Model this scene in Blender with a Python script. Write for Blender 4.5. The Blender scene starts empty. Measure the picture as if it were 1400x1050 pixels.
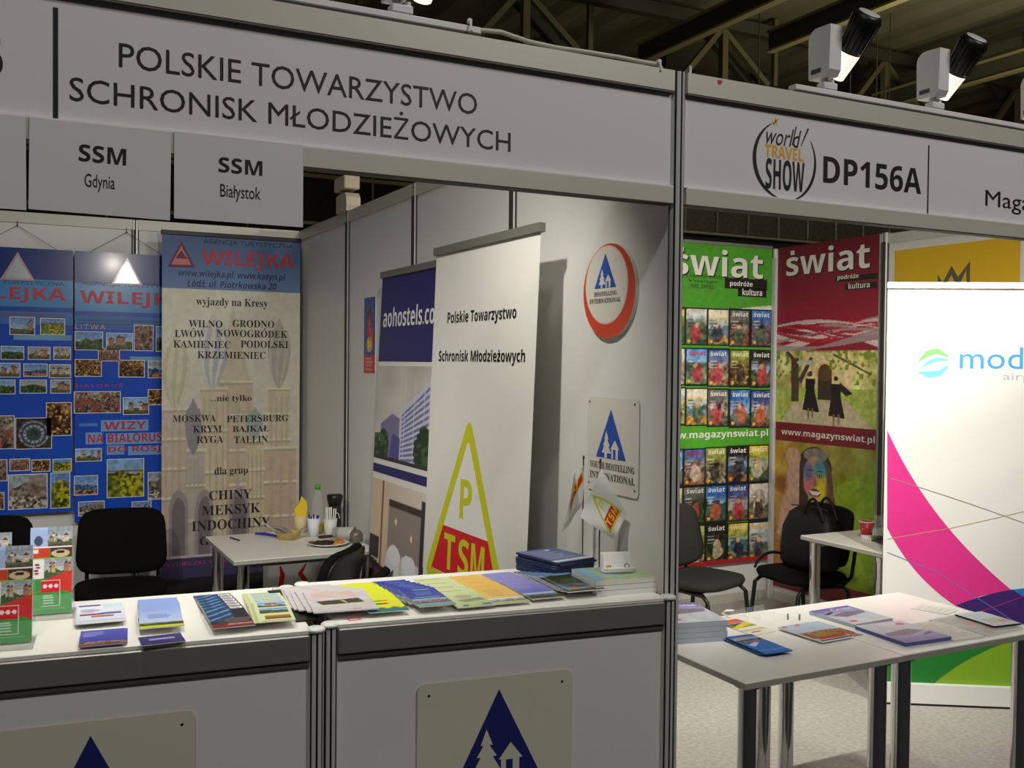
import bpy, math, random
import numpy as np
from mathutils import Vector, Matrix

SC = bpy.context.scene
COL = SC.collection
PI = math.pi

# ------------------------------------------------------------------ camera, world, light, exposure
YAW, PIT, ROL = .4732, -.0221, .0099
CAMP = Vector((-1.714, -2.335, 1.678))
def setup_camera():
    F = Vector((math.sin(YAW)*math.cos(PIT), math.cos(YAW)*math.cos(PIT), math.sin(PIT)))
    R = Vector((math.cos(YAW), -math.sin(YAW), 0)); U = R.cross(F)
    c, s = math.cos(ROL), math.sin(ROL)
    R, U = c*R+s*U, -s*R+c*U
    cd = bpy.data.cameras.new('camera'); co = bpy.data.objects.new('camera', cd); COL.objects.link(co)
    m = Matrix((R, U, -F)).transposed().to_4x4(); m.translation = CAMP
    co.matrix_world = m
    cd.sensor_width = 36; cd.lens = 1366*36/1400; cd.clip_end = 200
    SC.camera = co
setup_camera()
w = bpy.data.worlds.new('hall_air'); SC.world = w; w.use_nodes = True
w.node_tree.nodes['Background'].inputs[0].default_value = (.95, 1.0, .86, 1)
w.node_tree.nodes['Background'].inputs[1].default_value = .015
SC.view_settings.view_transform = 'Standard'; SC.view_settings.look = 'None'
SC.view_settings.gamma = 1; SC.view_settings.use_curve_mapping = False
SC.view_settings.exposure = 0

def area(name, loc, target, size, energy, col):
    d = bpy.data.lights.new(name, 'AREA'); d.energy = energy; d.color = col; d.shape = 'RECTANGLE'
    d.size, d.size_y = size
    o = bpy.data.objects.new(name, d); COL.objects.link(o); o.location = loc
    o.rotation_euler = (Vector(target)-Vector(loc)).to_track_quat('-Z', 'Y').to_euler()
# rows of hall luminaires hung above the aisle in front of the stands, and further into the hall; the last is an unseen uplight that brightens the roof
area('aisle_lamp', (-3.9, -4.6, 7.4), (-.6, 0, 1.7), (.6, .5), 102, (1, .99, .97))
area('aisle_lamp', (2.6, -4.6, 6.0), (1.5, 0, 1.9), (1.6, .8), 132, (1, .95, .89))
area('hall_lamp', (3.0, 9.0, 6.6), (3.0, 9.0, 0), (2.5, 1.0), 90, (1, .95, .75))
area('hall_lamp', (13.0, 7.0, 5.2), (13.0, 9.0, 9), (3, 3), 260, (1, .93, .66))
SPOT_W, SPOT_DEG = 102, 102
SPOT_W_RIGHT, SPOT_DEG_RIGHT = 96, 108

# ------------------------------------------------------------------ colour and materials
def lin(c):
    c = np.asarray(c, float)/255.
    return np.where(c <= .04045, c/12.92, ((c+.055)/1.055)**2.4)
MATS = {}
def M(name, rgb=(200, 200, 200), rough=.5, metal=0., noise=0., nscale=40., bump=0., emit=0., trans=0., coat=0., alpha=None, spec=None):
    if name in MATS: return MATS[name]
    m = bpy.data.materials.new(name); m.use_nodes = True; MATS[name] = m
    nt = m.node_tree; p = nt.nodes['Principled BSDF']
    c = tuple(lin(rgb))+(1,)
    p.inputs['Base Color'].default_value = c
    p.inputs['Roughness'].default_value = rough; p.inputs['Metallic'].default_value = metal
    if trans: p.inputs['Transmission Weight'].default_value = trans; p.inputs['IOR'].default_value = 1.45
    if spec is not None: p.inputs['Specular IOR Level'].default_value = spec
    if alpha is not None: p.inputs['Alpha'].default_value = alpha
    if coat: p.inputs['Coat Weight'].default_value = coat; p.inputs['Coat Roughness'].default_value = .12
    if emit: p.inputs['Emission Color'].default_value = c; p.inputs['Emission Strength'].default_value = emit
    if noise or bump:
        tc = nt.nodes.new('ShaderNodeTexCoord'); nz = nt.nodes.new('ShaderNodeTexNoise')
        nz.inputs['Scale'].default_value = nscale; nz.inputs['Detail'].default_value = 4
        nt.links.new(tc.outputs['Object'], nz.inputs['Vector'])
        if noise:
            mx = nt.nodes.new('ShaderNodeMix'); mx.data_type = 'RGBA'
            mx.inputs[6].default_value = tuple(x*(1-noise) for x in c[:3])+(1,)
            mx.inputs[7].default_value = tuple(min(1, x*(1+noise)) for x in c[:3])+(1,)
            nt.links.new(nz.outputs['Fac'], mx.inputs[0]); nt.links.new(mx.outputs[2], p.inputs['Base Color'])
        if bump:
            b = nt.nodes.new('ShaderNodeBump'); b.inputs['Strength'].default_value = bump; b.inputs['Distance'].default_value = .004
            nt.links.new(nz.outputs['Fac'], b.inputs['Height']); nt.links.new(b.outputs['Normal'], p.inputs['Normal'])
    return m
def MP(name, rough=.5, coat=0., spec=.4):
    m = M(name, rough=rough, coat=coat); nt = m.node_tree
    a = nt.nodes.new('ShaderNodeAttribute'); a.attribute_name = 'Col'
    nt.links.new(a.outputs['Color'], nt.nodes['Principled BSDF'].inputs['Base Color'])
    nt.nodes['Principled BSDF'].inputs['Specular IOR Level'].default_value = spec
    return m
WHITE = M('white_laminate', (226, 225, 221), .42, noise=.02, nscale=6)
FASCIA = M('fascia_white', (226, 224, 226), .55)
GREYP = M('grey_rail_paint', (205, 202, 190), .45, .15)
ALU = M('aluminium', (205, 205, 203), .32, .9, noise=.04, nscale=30)
ANOD = M('anodised_profile', (212, 212, 208), .3, .2, noise=.04, nscale=30)
ALUD = M('dull_aluminium', (150, 149, 143), .45, .55, noise=.05, nscale=40)
GROOVE = M('profile_groove', (38, 38, 36), .6)
SEAM = M('panel_seam', (58, 54, 48), .7)
BLACKT = M('black_print', (22, 22, 22), .5)
TABLEW = M('white_tabletop', (238, 236, 230), .32, coat=.15)
EDGE = M('grey_edge_band', (168, 164, 156), .5)
CHROME = M('chrome', (225, 225, 225), .08, 1.)
BLACKF = M('black_fabric', (17, 17, 16), .9, noise=.25, nscale=300, bump=.3, spec=.12)
GREYF = M('charcoal_fabric', (46, 46, 42), .9, noise=.2, nscale=300, bump=.3, spec=.15)
BLACKP = M('black_plastic', (20, 20, 20), .4)
BLACKM = M('black_metal', (16, 16, 16), .35, .3)
PRINT = MP('printed_paper', .4, 0)
PHOTO = MP('glossy_photo', .25, .2)
CLOTHP = MP('printed_vinyl', .5, 0)
WPAPER = M('white_paper', (236, 235, 230), .6)
CARD = M('white_card', (222, 222, 222), .6)
NAVY = M('navy_ink', (30, 44, 118), .5)
BLUEI = M('blue_ink', (40, 82, 175), .5)
ACRYL = M('clear_acrylic', (235, 242, 240), .05, alpha=.06)
CLEAR = M('clear_plastic', (225, 236, 230), .05, alpha=.13)
REDI = M('red_ink', (214, 32, 40), .5)
YELI = M('yellow_green_ink', (206, 208, 30), .5)

# ------------------------------------------------------------------ mesh builder
class FR:
    """a flat frame: origin o, in-plane axes u (right) and v (up), n toward the reader"""
    def __init__(s, o, u, v):
        s.o = np.array(o, float); s.u = np.array(u, float); s.v = np.array(v, float); s.n = np.cross(s.u, s.v)
    def p(s, a, b, d=0.): return s.o+s.u*a+s.v*b+s.n*d
def FY(y): return FR((0, y, 0), (1, 0, 0), (0, 0, 1))         # faces the aisle; (X, Z)
def FX(x): return FR((x, 0, 0), (0, -1, 0), (0, 0, 1))        # faces -X; (-Y, Z)
GLY = {}
def glyphs(s, bold=0., shear=0., space=1.):
    k = (s, bold, shear, space)
    if k not in GLY:
        c = bpy.data.curves.new('t', 'FONT'); c.body = s; c.size = 1; c.offset = bold; c.shear = shear
        c.space_character = space; c.resolution_u = 3; c.fill_mode = 'FRONT'
        o = bpy.data.objects.new('t', c); COL.objects.link(o)
        dg = bpy.context.evaluated_depsgraph_get(); me = o.evaluated_get(dg).to_mesh()
        v = np.array([x.co[:] for x in me.vertices]).reshape(-1, 3)[:, :2]
        f = [tuple(p.vertices) for p in me.polygons]
        o.evaluated_get(dg).to_mesh_clear()
        bpy.data.objects.remove(o); bpy.data.curves.remove(c)
        GLY[k] = (v, f)
    return GLY[k]
def MBOLD(s, A=0x1D400, a=0x1D41A, d=0x1D7CE):
    return ''.join(chr(A+ord(c)-65) if 'A' <= c <= 'Z' else chr(a+ord(c)-97) if 'a' <= c <= 'z' else chr(d+ord(c)-48) if '0' <= c <= '9' else c for c in s)
def SBOLD(s): return MBOLD(s, 0x1D5D4, 0x1D5EE, 0x1D7EC)
DIA = {'Ł': ('L', 'slash'), 'ł': ('l', 'slash'), 'Ó': ('O', 'acute'), 'ó': ('o', 'acute'), 'Ż': ('Z', 'dot'), 'ż': ('z', 'dot'), 'Ś': ('S', 'acute'), 'ś': ('s', 'dot'), 'ź': ('z', 'acute'), 'ń': ('n', 'acute')}
class MB:
    def __init__(s): s.v = []; s.f = []; s.mi = []; s.c = []; s.mats = []; s.sm = []
    def add(s, verts, faces, mat, col=None, smooth=False):
        verts = [tuple(x) for x in verts]
        if mat not in s.mats: s.mats.append(mat)
        i = s.mats.index(mat); n = len(s.v)
        s.v += verts; s.f += [tuple(n+k for k in f) for f in faces]; s.mi += [i]*len(faces); s.sm += [smooth]*len(faces)
        if col is None: s.c.append(np.ones((len(verts), 3)))
        else: s.c.append(np.asarray(col, float).reshape(-1, 3))
        return s
    def box(s, c, d, mat, rz=0., bev=0.):
        x, y, z = d[0]/2, d[1]/2, d[2]/2; ca, sa = math.cos(rz), math.sin(rz)
        if bev:
            b = bev; P = []
            for zz, ins in ((-z, b), (-z+b, 0), (z-b, 0), (z, b)):
                for px, py in ((-x+ins, -y+b), (-x+b, -y+ins), (x-b, -y+ins), (x-ins, -y+b), (x-ins, y-b), (x-b, y-ins), (-x+b, y-ins), (-x+ins, y-b)): P.append((px, py, zz))
            F = [tuple(range(7, -1, -1)), tuple(range(24, 32))]
            for k in range(3):
                for j in range(8): F.append((k*8+j, k*8+(j+1) % 8, (k+1)*8+(j+1) % 8, (k+1)*8+j))
        else:
            P = [(-x, -y, -z), (x, -y, -z), (x, y, -z), (-x, y, -z), (-x, -y, z), (x, -y, z), (x, y, z), (-x, y, z)]
            F = [(3, 2, 1, 0), (4, 5, 6, 7), (0, 1, 5, 4), (1, 2, 6, 5), (2, 3, 7, 6), (3, 0, 4, 7)]
        return s.add([(c[0]+px*ca-py*sa, c[1]+px*sa+py*ca, c[2]+pz) for px, py, pz in P], F, mat)
    def bx(s, a, b, mat, bev=0.):
        return s.box([(a[i]+b[i])/2 for i in range(3)], [abs(b[i]-a[i]) for i in range(3)], mat, 0, bev)
    def tube(s, path, r, mat, n=10, cap=True, smooth=True):
        P = [Vector(p) for p in path]; rs = r if isinstance(r, (list, tuple)) else [r]*len(P)
        vs = []; prev = None
        for i, p in enumerate(P):
            t = (P[min(i+1, len(P)-1)]-P[max(i-1, 0)]).normalized()
            if prev is None: a = t.orthogonal().normalized()
            else: a = (prev-t*prev.dot(t)).normalized()
            prev = a; b = t.cross(a)
            for k in range(n):
                q = 2*PI*k/n; vs.append(p+(a*math.cos(q)+b*math.sin(q))*rs[i])
        F = [(i*n+k, i*n+(k+1) % n, (i+1)*n+(k+1) % n, (i+1)*n+k) for i in range(len(P)-1) for k in range(n)]
        s.add(vs, F, mat, smooth=smooth)
        if cap:
            s.add(vs[:n], [tuple(range(n-1, -1, -1))], mat); s.add(vs[-n:], [tuple(range(n))], mat)
        return s
    def lathe(s, prof, mat, c=(0, 0, 0), n=24, smooth=True, mtx=None):
        vs = []
        for r, z in prof:
            for k in range(n):
                q = Vector((r*math.cos(2*PI*k/n), r*math.sin(2*PI*k/n), z))
                if mtx is not None: q = mtx @ q
                vs.append((q[0]+c[0], q[1]+c[1], q[2]+c[2]))
        F = [(i*n+k, i*n+(k+1) % n, (i+1)*n+(k+1) % n, (i+1)*n+k) for i in range(len(prof)-1) for k in range(n)]
        return s.add(vs, F, mat, smooth=smooth)
    def prism(s, pts, fr, d0, d1, mat, side=None):
        """pts counter-clockwise in frame coordinates, extruded from d0 (back) to d1 (front)"""
        n = len(pts)
        A = [fr.p(a, b, d0) for a, b in pts]; B = [fr.p(a, b, d1) for a, b in pts]
        s.add(B, [tuple(range(n))], mat)
        s.add(A, [tuple(range(n-1, -1, -1))], side or mat)
        s.add(A+B, [(k, (k+1) % n, n+(k+1) % n, n+k) for k in range(n)], side or mat)
        return s
    def poly(s, pts, fr, mat, d=.0008):
        return s.add([fr.p(a, b, d) for a, b in pts], [tuple(range(len(pts)))], mat)
    def rect(s, x0, y0, x1, y1, fr, mat, d=.0008):
        return s.poly([(x0, y0), (x1, y0), (x1, y1), (x0, y1)], fr, mat, d)
    def stroke(s, pts, wd, fr, mat, d=.0008):
        """a ribbon of width wd (number or list) along pts"""
        P = np.array(pts, float); n = len(P); W = wd if isinstance(wd, (list, tuple)) else [wd]*n
        L = []; R = []
        for i in range(n):
            t = P[min(i+1, n-1)]-P[max(i-1, 0)]; t = t/(np.hypot(*t)+1e-9); q = np.array((-t[1], t[0]))*W[i]/2
            L.append(P[i]+q); R.append(P[i]-q)
        vs = [fr.p(a, b, d) for a, b in L+R]
        return s.add(vs, [(n+i, n+i+1, i+1, i) for i in range(n-1)], mat)
    def text(s, t, box, fr, mat, bold=0., shear=0., space=1., d=.0009, st=None):
        """lettering whose outline fills box (x0, y0, x1, y1) of the frame; st picks a heavier cut of the letters"""
        base = t; conv = {'sb': SBOLD, 'mb': MBOLD}.get(st, lambda q: q)
        if st: base = ''.join(DIA.get(ch, (ch,))[0] for ch in t)
        v, f = glyphs(conv(base), bold, shear, space)
        if len(v) == 0: return s
        lo, hi = v.min(0), v.max(0)
        sx = (box[2]-box[0])/(hi[0]-lo[0]); sy = (box[3]-box[1])/(hi[1]-lo[1])
        P = lambda x, y: (box[0]+(x-lo[0])*sx, box[1]+(y-lo[1])*sy)
        s.add([fr.p(*P(x, y), d) for x, y in v], f, mat)
        if st:
            for i, ch in enumerate(t):
                if ch not in DIA: continue
                g = glyphs(conv(base[i]))[0]; w = g[:, 0].max()-g[:, 0].min(); top = g[:, 1].max()
                x1 = glyphs(conv(base[:i+1]), bold, shear, space)[0][:, 0].max(); cx = x1-w/2; k = DIA[ch][1]
                if k == 'dot': q = [(cx-.07, top+.07), (cx+.07, top+.07), (cx+.07, top+.2), (cx-.07, top+.2)]
                elif k == 'acute': q = [(cx-.06, top+.05), (cx+.04, top+.05), (cx+.17, top+.21), (cx+.03, top+.21)]
                elif ch == 'ł': q = [(cx-.16, top*.42), (cx+.16, top*.58), (cx+.16, top*.70), (cx-.16, top*.54)]
                else: q = [(cx-w*.62, top*.30), (cx+w*.12, top*.56), (cx+w*.12, top*.70), (cx-w*.62, top*.44)]
                s.add([fr.p(*P(x, y), d+.0002) for x, y in q], [(0, 1, 2, 3)], mat)
        return s
    def canvas(s, img, fr, x0, y0, x1, y1, mat, d=0., bend=None):
        """a printed picture: a fine grid coloured per vertex; img rows run top to bottom, sRGB 0-255"""
        h, wd = img.shape[:2]
        a, b = np.meshgrid(np.linspace(x0, x1, wd), np.linspace(y1, y0, h))
        dd = np.full_like(a, d) if bend is None else d+bend(a, b)
        V = fr.o+a[..., None]*fr.u+b[..., None]*fr.v+dd[..., None]*fr.n
        ix = np.arange(h*wd).reshape(h, wd)
        F = np.stack([ix[1:, :-1], ix[1:, 1:], ix[:-1, 1:], ix[:-1, :-1]], -1).reshape(-1, 4)
        return s.add(V.reshape(-1, 3).tolist(), F.tolist(), mat, lin(np.clip(img, 0, 255)).reshape(-1, 3), smooth=bend is not None)
    def build(s, name, parent=None, label=None, cat=None, group=None, kind=None, loc=None):
        me = bpy.data.meshes.new(name); me.from_pydata(s.v, [], s.f)
        for m in s.mats: me.materials.append(m)
        me.polygons.foreach_set('material_index', s.mi); me.polygons.foreach_set('use_smooth', s.sm)
        if any(m in (PRINT, PHOTO, CLOTHP) for m in s.mats):
            at = me.color_attributes.new('Col', 'FLOAT_COLOR', 'POINT')
            c = np.ones((len(s.v), 4), np.float32); c[:, :3] = np.concatenate(s.c)
            at.data.foreach_set('color', c.ravel())
        me.update()
        o = bpy.data.objects.new(name, me); COL.objects.link(o)
        if parent is not None: o.parent = parent
        if loc is not None: o.location = loc
        return tag(o, label, cat, group, kind)
def tag(o, label=None, cat=None, group=None, kind=None):
    if label: o['label'] = label
    if cat: o['category'] = cat
    if group: o['group'] = group
    if kind: o['kind'] = kind
    return o
def thing(name, label, cat, loc=(0, 0, 0), rz=0., group=None):
    o = bpy.data.objects.new(name, None); COL.objects.link(o); o.location = loc; o.rotation_euler = (0, 0, rz)
    o.empty_display_size = .1
    return tag(o, label, cat, group)
KIDS = {}
def dup(root, loc, rz=0., label=None, group=None):
    """copy a thing with its parts and their parts"""
    ch = {}
    for o in bpy.data.objects:
        if o.parent: ch.setdefault(o.parent.name, []).append(o)
    def cp(o, par):
        c = o.copy(); COL.objects.link(c); c.parent = par
        for k in ch.get(o.name, []): cp(k, c)
        return c
    r = cp(root, None); r.location = loc; r.rotation_euler = (0, 0, rz)
    if label: r['label'] = label
    if group: r['group'] = group
    return r

# ------------------------------------------------------------------ picture painter (prints, photographs)
def vn(h, w, s, rng):
    gh, gw = max(2, int(h/s)+2), max(2, int(w/s)+2)
    g = rng.random((gh, gw)); y = np.linspace(0, gh-1.001, h); x = np.linspace(0, gw-1.001, w)
    y0 = y.astype(int); x0 = x.astype(int); fy = (y-y0)[:, None]; fx = (x-x0)[None]
    return (g[y0][:, x0]*(1-fy)*(1-fx)+g[y0+1][:, x0]*fy*(1-fx)+g[y0][:, x0+1]*(1-fy)*fx+g[y0+1][:, x0+1]*fy*fx)
class CV:
    def __init__(s, w, h, c=(255, 255, 255)):
        s.w, s.h = int(w), int(h); s.a = np.ones((s.h, s.w, 3))*np.array(c, float)
        s.y, s.x = np.mgrid[0:s.h, 0:s.w]; s.u = (s.x+.5)/s.w; s.t = (s.y+.5)/s.h
    def mask(s, m, c, k=1.):
        s.a[m] = s.a[m]*(1-k)+np.array(c, float)*k; return s
    def rect(s, x0, y0, x1, y1, c, k=1.): return s.mask((s.u >= x0) & (s.u < x1) & (s.t >= y0) & (s.t < y1), c, k)
    def ell(s, cx, cy, rx, ry, c, k=1.): return s.mask(((s.u-cx)/rx)**2+((s.t-cy)/ry)**2 < 1, c, k)
    def poly(s, pts, c, k=1.):
        m = np.zeros((s.h, s.w), bool); n = len(pts)
        for i in range(n):
            (xa, ya), (xb, yb) = pts[i], pts[(i+1) % n]
            if ya == yb: continue
            cr = ((ya > s.t) != (yb > s.t)) & (s.u < (xb-xa)*(s.t-ya)/(yb-ya)+xa); m ^= cr
        return s.mask(m, c, k)
    def grad(s, c0, c1, x0=0., y0=0., x1=1., y1=1., vert=True):
        m = (s.u >= x0) & (s.u < x1) & (s.t >= y0) & (s.t < y1)
        q = ((s.t-y0)/(y1-y0) if vert else (s.u-x0)/(x1-x0))[..., None]
        g = np.array(c0, float)*(1-q)+np.array(c1, float)*q; s.a[m] = g[m]; return s
    def paste(s, img, x0, y0):
        h, w = img.shape[:2]; xa, ya = int(round(x0*s.w)), int(round(y0*s.h))
        xs, ys = max(0, xa), max(0, ya); xe, ye = min(s.w, xa+w), min(s.h, ya+h)
        if xe > xs and ye > ys: s.a[ys:ye, xs:xe] = img[ys-ya:ye-ya, xs-xa:xe-xa]
        return s
    def lines(s, x0, y0, x1, y1, n, c, seed=0, fill=.55):
        rng = random.Random(seed)
        for i in range(n):
            ya = y0+(y1-y0)*(i+.2)/n; yb = y0+(y1-y0)*(i+.75)/n
            s.rect(x0, ya, x0+(x1-x0)*(.6+.4*rng.random()), yb, c, fill)
        return s
    def speck(s, k, sc, seed): s.a *= 1+k*(vn(s.h, s.w, sc, np.random.default_rng(seed))-.5)[..., None]; return s
def picture(kind, w, h, seed, warm=0):
    """a small made-up travel photograph"""
    rng = np.random.default_rng(seed); r = random.Random(seed); c = CV(max(6, w), max(6, h)); w, h = c.w, c.h
    f = vn(h, w, max(2, h/7), rng); g = vn(h, w, max(1.5, h/16), rng)
    sky0, sky1 = r.choice([((95, 140, 200), (205, 215, 225)), ((150, 160, 170), (215, 215, 210)), ((120, 165, 215), (225, 225, 215))])
    c.grad(sky0, sky1)
    if kind == 'interior':
        c.grad((120, 80, 45), (70, 45, 30)); c.a += (f-.5)[..., None]*120; c.a[g > .72] = (215, 175, 95); c.a[g < .22] = (45, 30, 25)
    elif kind == 'crowd':
        c.grad((150, 140, 125), (110, 90, 75)); c.a += ((g-.5)*150)[..., None]; c.a[(g > .6) & (f > .45)] = (165, 50, 45); c.a[(g < .3)] = (45, 40, 42)
    elif kind == 'wheel':
        c.grad((60, 50, 40), (70, 55, 40)); c.a += ((g-.5)*60)[..., None]
        for k, q in enumerate((.42, .36, .3, .22, .14)): c.ell(.5, .52, q, q*1.02, ((150, 160, 175), (60, 66, 85), (165, 172, 180), (70, 80, 90), (45, 70, 55))[k])
        th = np.arctan2(c.t-.52, c.u-.5); rr = np.hypot(c.t-.52, c.u-.5); c.mask((rr < .42) & (np.sin(th*14) > .5), (70, 74, 90), .7)
    else:
        hz = {'land': .42, 'town': .62, 'castle': .6, 'rock': .3, 'park': .3, 'sea': .5, 'trees': .25}.get(kind, .5)
        ridge = hz+.12*(vn(1, w, w/4, rng)[0]-.5)*2
        col = {'rock': (140, 128, 118), 'sea': (70, 105, 140), 'park': (120, 130, 40), 'trees': (60, 75, 35)}.get(kind, (70, 95, 55))
        m = c.t > ridge[None]; c.a[m] = np.array(col)*(1+.9*(g-.5)[..., None])[m]
        c.mask(m & (f < .36), np.array(col)*.45, .8)
        if kind in ('town', 'castle'):
            for k in range(5 if kind == 'town' else 4):
                x = r.random()*.85; ww = .08+.16*r.random(); hh = .12+.25*r.random()
                cc = r.choice([(190, 160, 120), (170, 120, 95), (205, 195, 175), (150, 140, 130)])
                c.rect(x, hz-hh, x+ww, hz+.12, cc)
                c.poly([(x-.02, hz-hh), (x+ww+.02, hz-hh), (x+ww/2, hz-hh-.1-.1*r.random())], r.choice([(130, 55, 40), (70, 75, 80), (95, 60, 50)]))
                for j in range(3): c.rect(x+ww*(.15+.27*j), hz-hh*.7, x+ww*(.27+.27*j), hz-hh*.45, (60, 55, 50), .7)
            c.grad((105, 110, 75), (80, 75, 65), 0, hz+.12, 1, 1); c.a[int(h*(hz+.12)):] *= (.75+.5*g[int(h*(hz+.12)):])[..., None]
        if kind == 'sea': c.mask((c.t > .75) & (f > .4), (190, 120, 70))
        if kind == 'rock': c.mask((c.t > .65) & (g > .55), (205, 195, 180)); c.poly([(.5, .05), (1, .0), (1, .7), (.55, .6)], (150, 125, 105), .55)
        if kind == 'park': c.mask((c.t > ridge[None]) & (g > .5) & (c.u > .35), (185, 180, 40)); c.rect(0, .28, 1, .34, (110, 75, 65), .6)
    c.speck(.35, max(1.5, h/12), seed+9)
    if warm: c.a *= np.array((1.08, .98, .85))
    return np.clip(c.a, 0, 255)

# ------------------------------------------------------------------ hall shell
M('carpet_grey', (176, 172, 164), .95, noise=.42, nscale=48, bump=.4)
mb = MB(); mb.bx((-12, -.06, -.05), (30, 34, 0), MATS['carpet_grey']); mb.bx((-12, -12, -.05), (30, -.06, -.002), M('aisle_carpet', (44, 46, 52), .95, noise=.25, nscale=60)); mb.build('floor', kind='structure')
ROOFM = M('roof_sheet', (120, 116, 92), .7, noise=.2, nscale=2)
STEEL = M('roof_steel', (150, 140, 98), .6, .1)
TRUSS = M('truss_steel', (104, 97, 68), .65, .1)
STEELD = M('dark_steel', (62, 60, 48), .7)
mb = MB(); n = 150; V = []; F = []
for i in range(n+1):
    x = -12+42*i/n; z = 9.0+.06*(1 if i % 4 in (0, 1) else -1)
    V += [(x, -12, z), (x, 34, z)]
F = [(2*i+1, 2*i+3, 2*i+2, 2*i) for i in range(n)]
mb.add(V, F, ROOFM); mb.build('ceiling', kind='structure')
mb = MB(); mb.bx((-12, 33.8, 0), (30, 34, 9), M('hall_wall', (70, 68, 58), .8, noise=.2, nscale=1)); mb.build('wall_back', kind='structure')
mb = MB(); mb.bx((29.8, -12, 0), (30, 34, 9), MATS['hall_wall']); mb.build('wall_right', kind='structure')

# ------------------------------------------------------------------ stand walls and posts
def upright(name, x, y, z0, z1, r=.02, cap=False, label=None, cat=None, group=None, grooves=(.6, 2.4), n=24, capr=None):
    """round-cornered aluminium system post with lengthwise grooves"""
    mb = MB(); P = []
    N = 48; pts = []
    for k in range(N):
        a = 2*PI*k/N; g = (math.cos(8*a) > .55); rr = r*(.80 if g else 1.0); pts.append((rr*math.cos(a), rr*math.sin(a), g))
    A = [(x+p[0], y+p[1], z0) for p in pts]; B = [(x+p[0], y+p[1], z1) for p in pts]
    for mat, sel in ((ANOD, False), (GROOVE, True)):
        F = [(k, (k+1) % N, N+(k+1) % N, N+k) for k in range(N) if (pts[k][2] or pts[(k+1) % N][2]) == sel]
        mb.add(A+B, F, mat)
    mb.add(B, [tuple(range(N))], ANOD)
    o = mb.build(name, label=label, cat=cat, group=group)
    if cap:
        m2 = MB(); q = capr or r*1.22
        m2.lathe([(0, z1+.007), (q*.8, z1+.007), (q, z1+.003), (q, z1-.004), (0, z1-.004)], M('post_cap', (222, 224, 220), .4), (x, y, 0)); c = m2.build('post_cap'); c.parent = o
    return o
upright('corner_post', 0, 0, 0, 2.503, .0225, label='full-height silver aluminium post standing where the two stands meet', cat='post')

# partition between the two stands, X = 0, four one-metre panels
mb = MB(); mb.bx((-.003, .02, .06), (.003, 3.99, 2.44), WHITE); mb.build('wall_partition', kind='structure')
mb = MB(); mb.bx((-.012, .02, 2.44), (.012, 3.99, 2.5), GREYP); mb.bx((-.012, .02, .0), (.012, 3.99, .06), GREYP); mb.build('trim_1', kind='structure')
def mullion(k, x, y, z1=2.5, r=.016, mats=(ANOD, SEAM)):
    mb = MB()
    mb.box((x, y, z1/2), (r*2, r*2, z1), mats[0], 0, .004)
    for sx in (-1, 1):
        mb.box((x+sx*r, y, z1/2), (.004, .006, z1), mats[1]); mb.box((x, y+sx*r, z1/2), (.006, .004, z1), mats[1])
        mb.box((x-.004, y+sx*(r+.002), z1/2-.03), (.012, .003, z1-.06), mats[1]); mb.box((x+sx*(r+.002), y, z1/2-.03), (.003, .03, z1-.06), mats[1])
    mb.build('trim_%d' % k, kind='structure')
for k, yy in enumerate((1, 2, 3)): mullion(2+k, 0, yy)
mullion(5, 0, 4.0)
# back wall of the left stand
mb = MB(); mb.bx((-4.0, 3.997, .06), (-.016, 4.003, 2.44), WHITE); mb.build('wall_left_back', kind='structure')
mb = MB(); mb.bx((-4.0, 3.988, 2.44), (-.016, 4.012, 2.5), GREYP); mb.bx((-4.0, 3.988, 0), (-.016, 4.012, .06), GREYP); mb.build('trim_6', kind='structure')
for k, xx in enumerate((-1, -2, -3)): mullion(7+k, xx, 4.0)
# right stand: back wall and side wall
mb = MB(); mb.bx((.012, 3.207, .06), (3.2, 3.213, 2.44), WHITE); mb.build('wall_right_back', kind='structure')
mb = MB(); mb.bx((.012, 3.198, 2.44), (3.2, 3.222, 2.5), GREYP); mb.bx((.012, 3.198, 0), (3.2, 3.222, .06), GREYP); mb.build('trim_10', kind='structure')
mb = MB(); mb.bx((3.222, .02, .06), (3.228, 3.2, 2.44), WHITE); mb.build('wall_right_side', kind='structure')
mb = MB(); mb.bx((3.213, .02, 2.44), (3.237, 3.2, 2.5), GREYP); mb.bx((3.213, .02, 0), (3.237, 3.2, .06), GREYP); mb.build('trim_11', kind='structure')
mullion(12, 3.222, 2.185, 2.51, .02); mullion(13, 3.194, 3.158, 2.5, .013, (WHITE, ANOD)); mullion(14, 2.18, 3.21); mullion(15, 1.1, 3.21); mullion(16, 3.225, 1.14, 2.5)

# ------------------------------------------------------------------ fascia boards
fr = FY(0)
def fascia(name, x0, x1, label, paint):
    t = thing(name, label, 'sign', ((x0+x1)/2, 0, 2.13))
    ox = (x0+x1)/2
    def rel(mb, nm):
        o = mb.build(nm, t); o.matrix_parent_inverse = Matrix.Translation((-ox, 0, -2.13)); return o
    mb = MB(); mb.bx((x0, -.004, 2.179), (x1, .004, 2.442), FASCIA); paint(mb, FY(-.004)); rel(mb, 'panel')
    mb = MB(); mb.bx((x0, -.02, 2.446), (x1, .02, 2.503), GREYP); mb.bx((x0, -.0185, 2.441), (x1, .0185, 2.446), M('brown_joint', (96, 88, 80), .6)); rel(mb, 'top_rail')  # mid-brown joint strip under the top rail
    mb = MB(); mb.bx((x0, -.02, 2.131), (x1, .02, 2.179), GREYP); mb.bx((x0, -.0201, 2.1755), (x1, .016, 2.1792), WPAPER); mb.bx((x0, -.0195, 2.1275), (x1, .02, 2.131), SEAM); rel(mb, 'bottom_rail')
    return t
GOLD = M('gold_ink', (240, 176, 4), .5)
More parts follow.
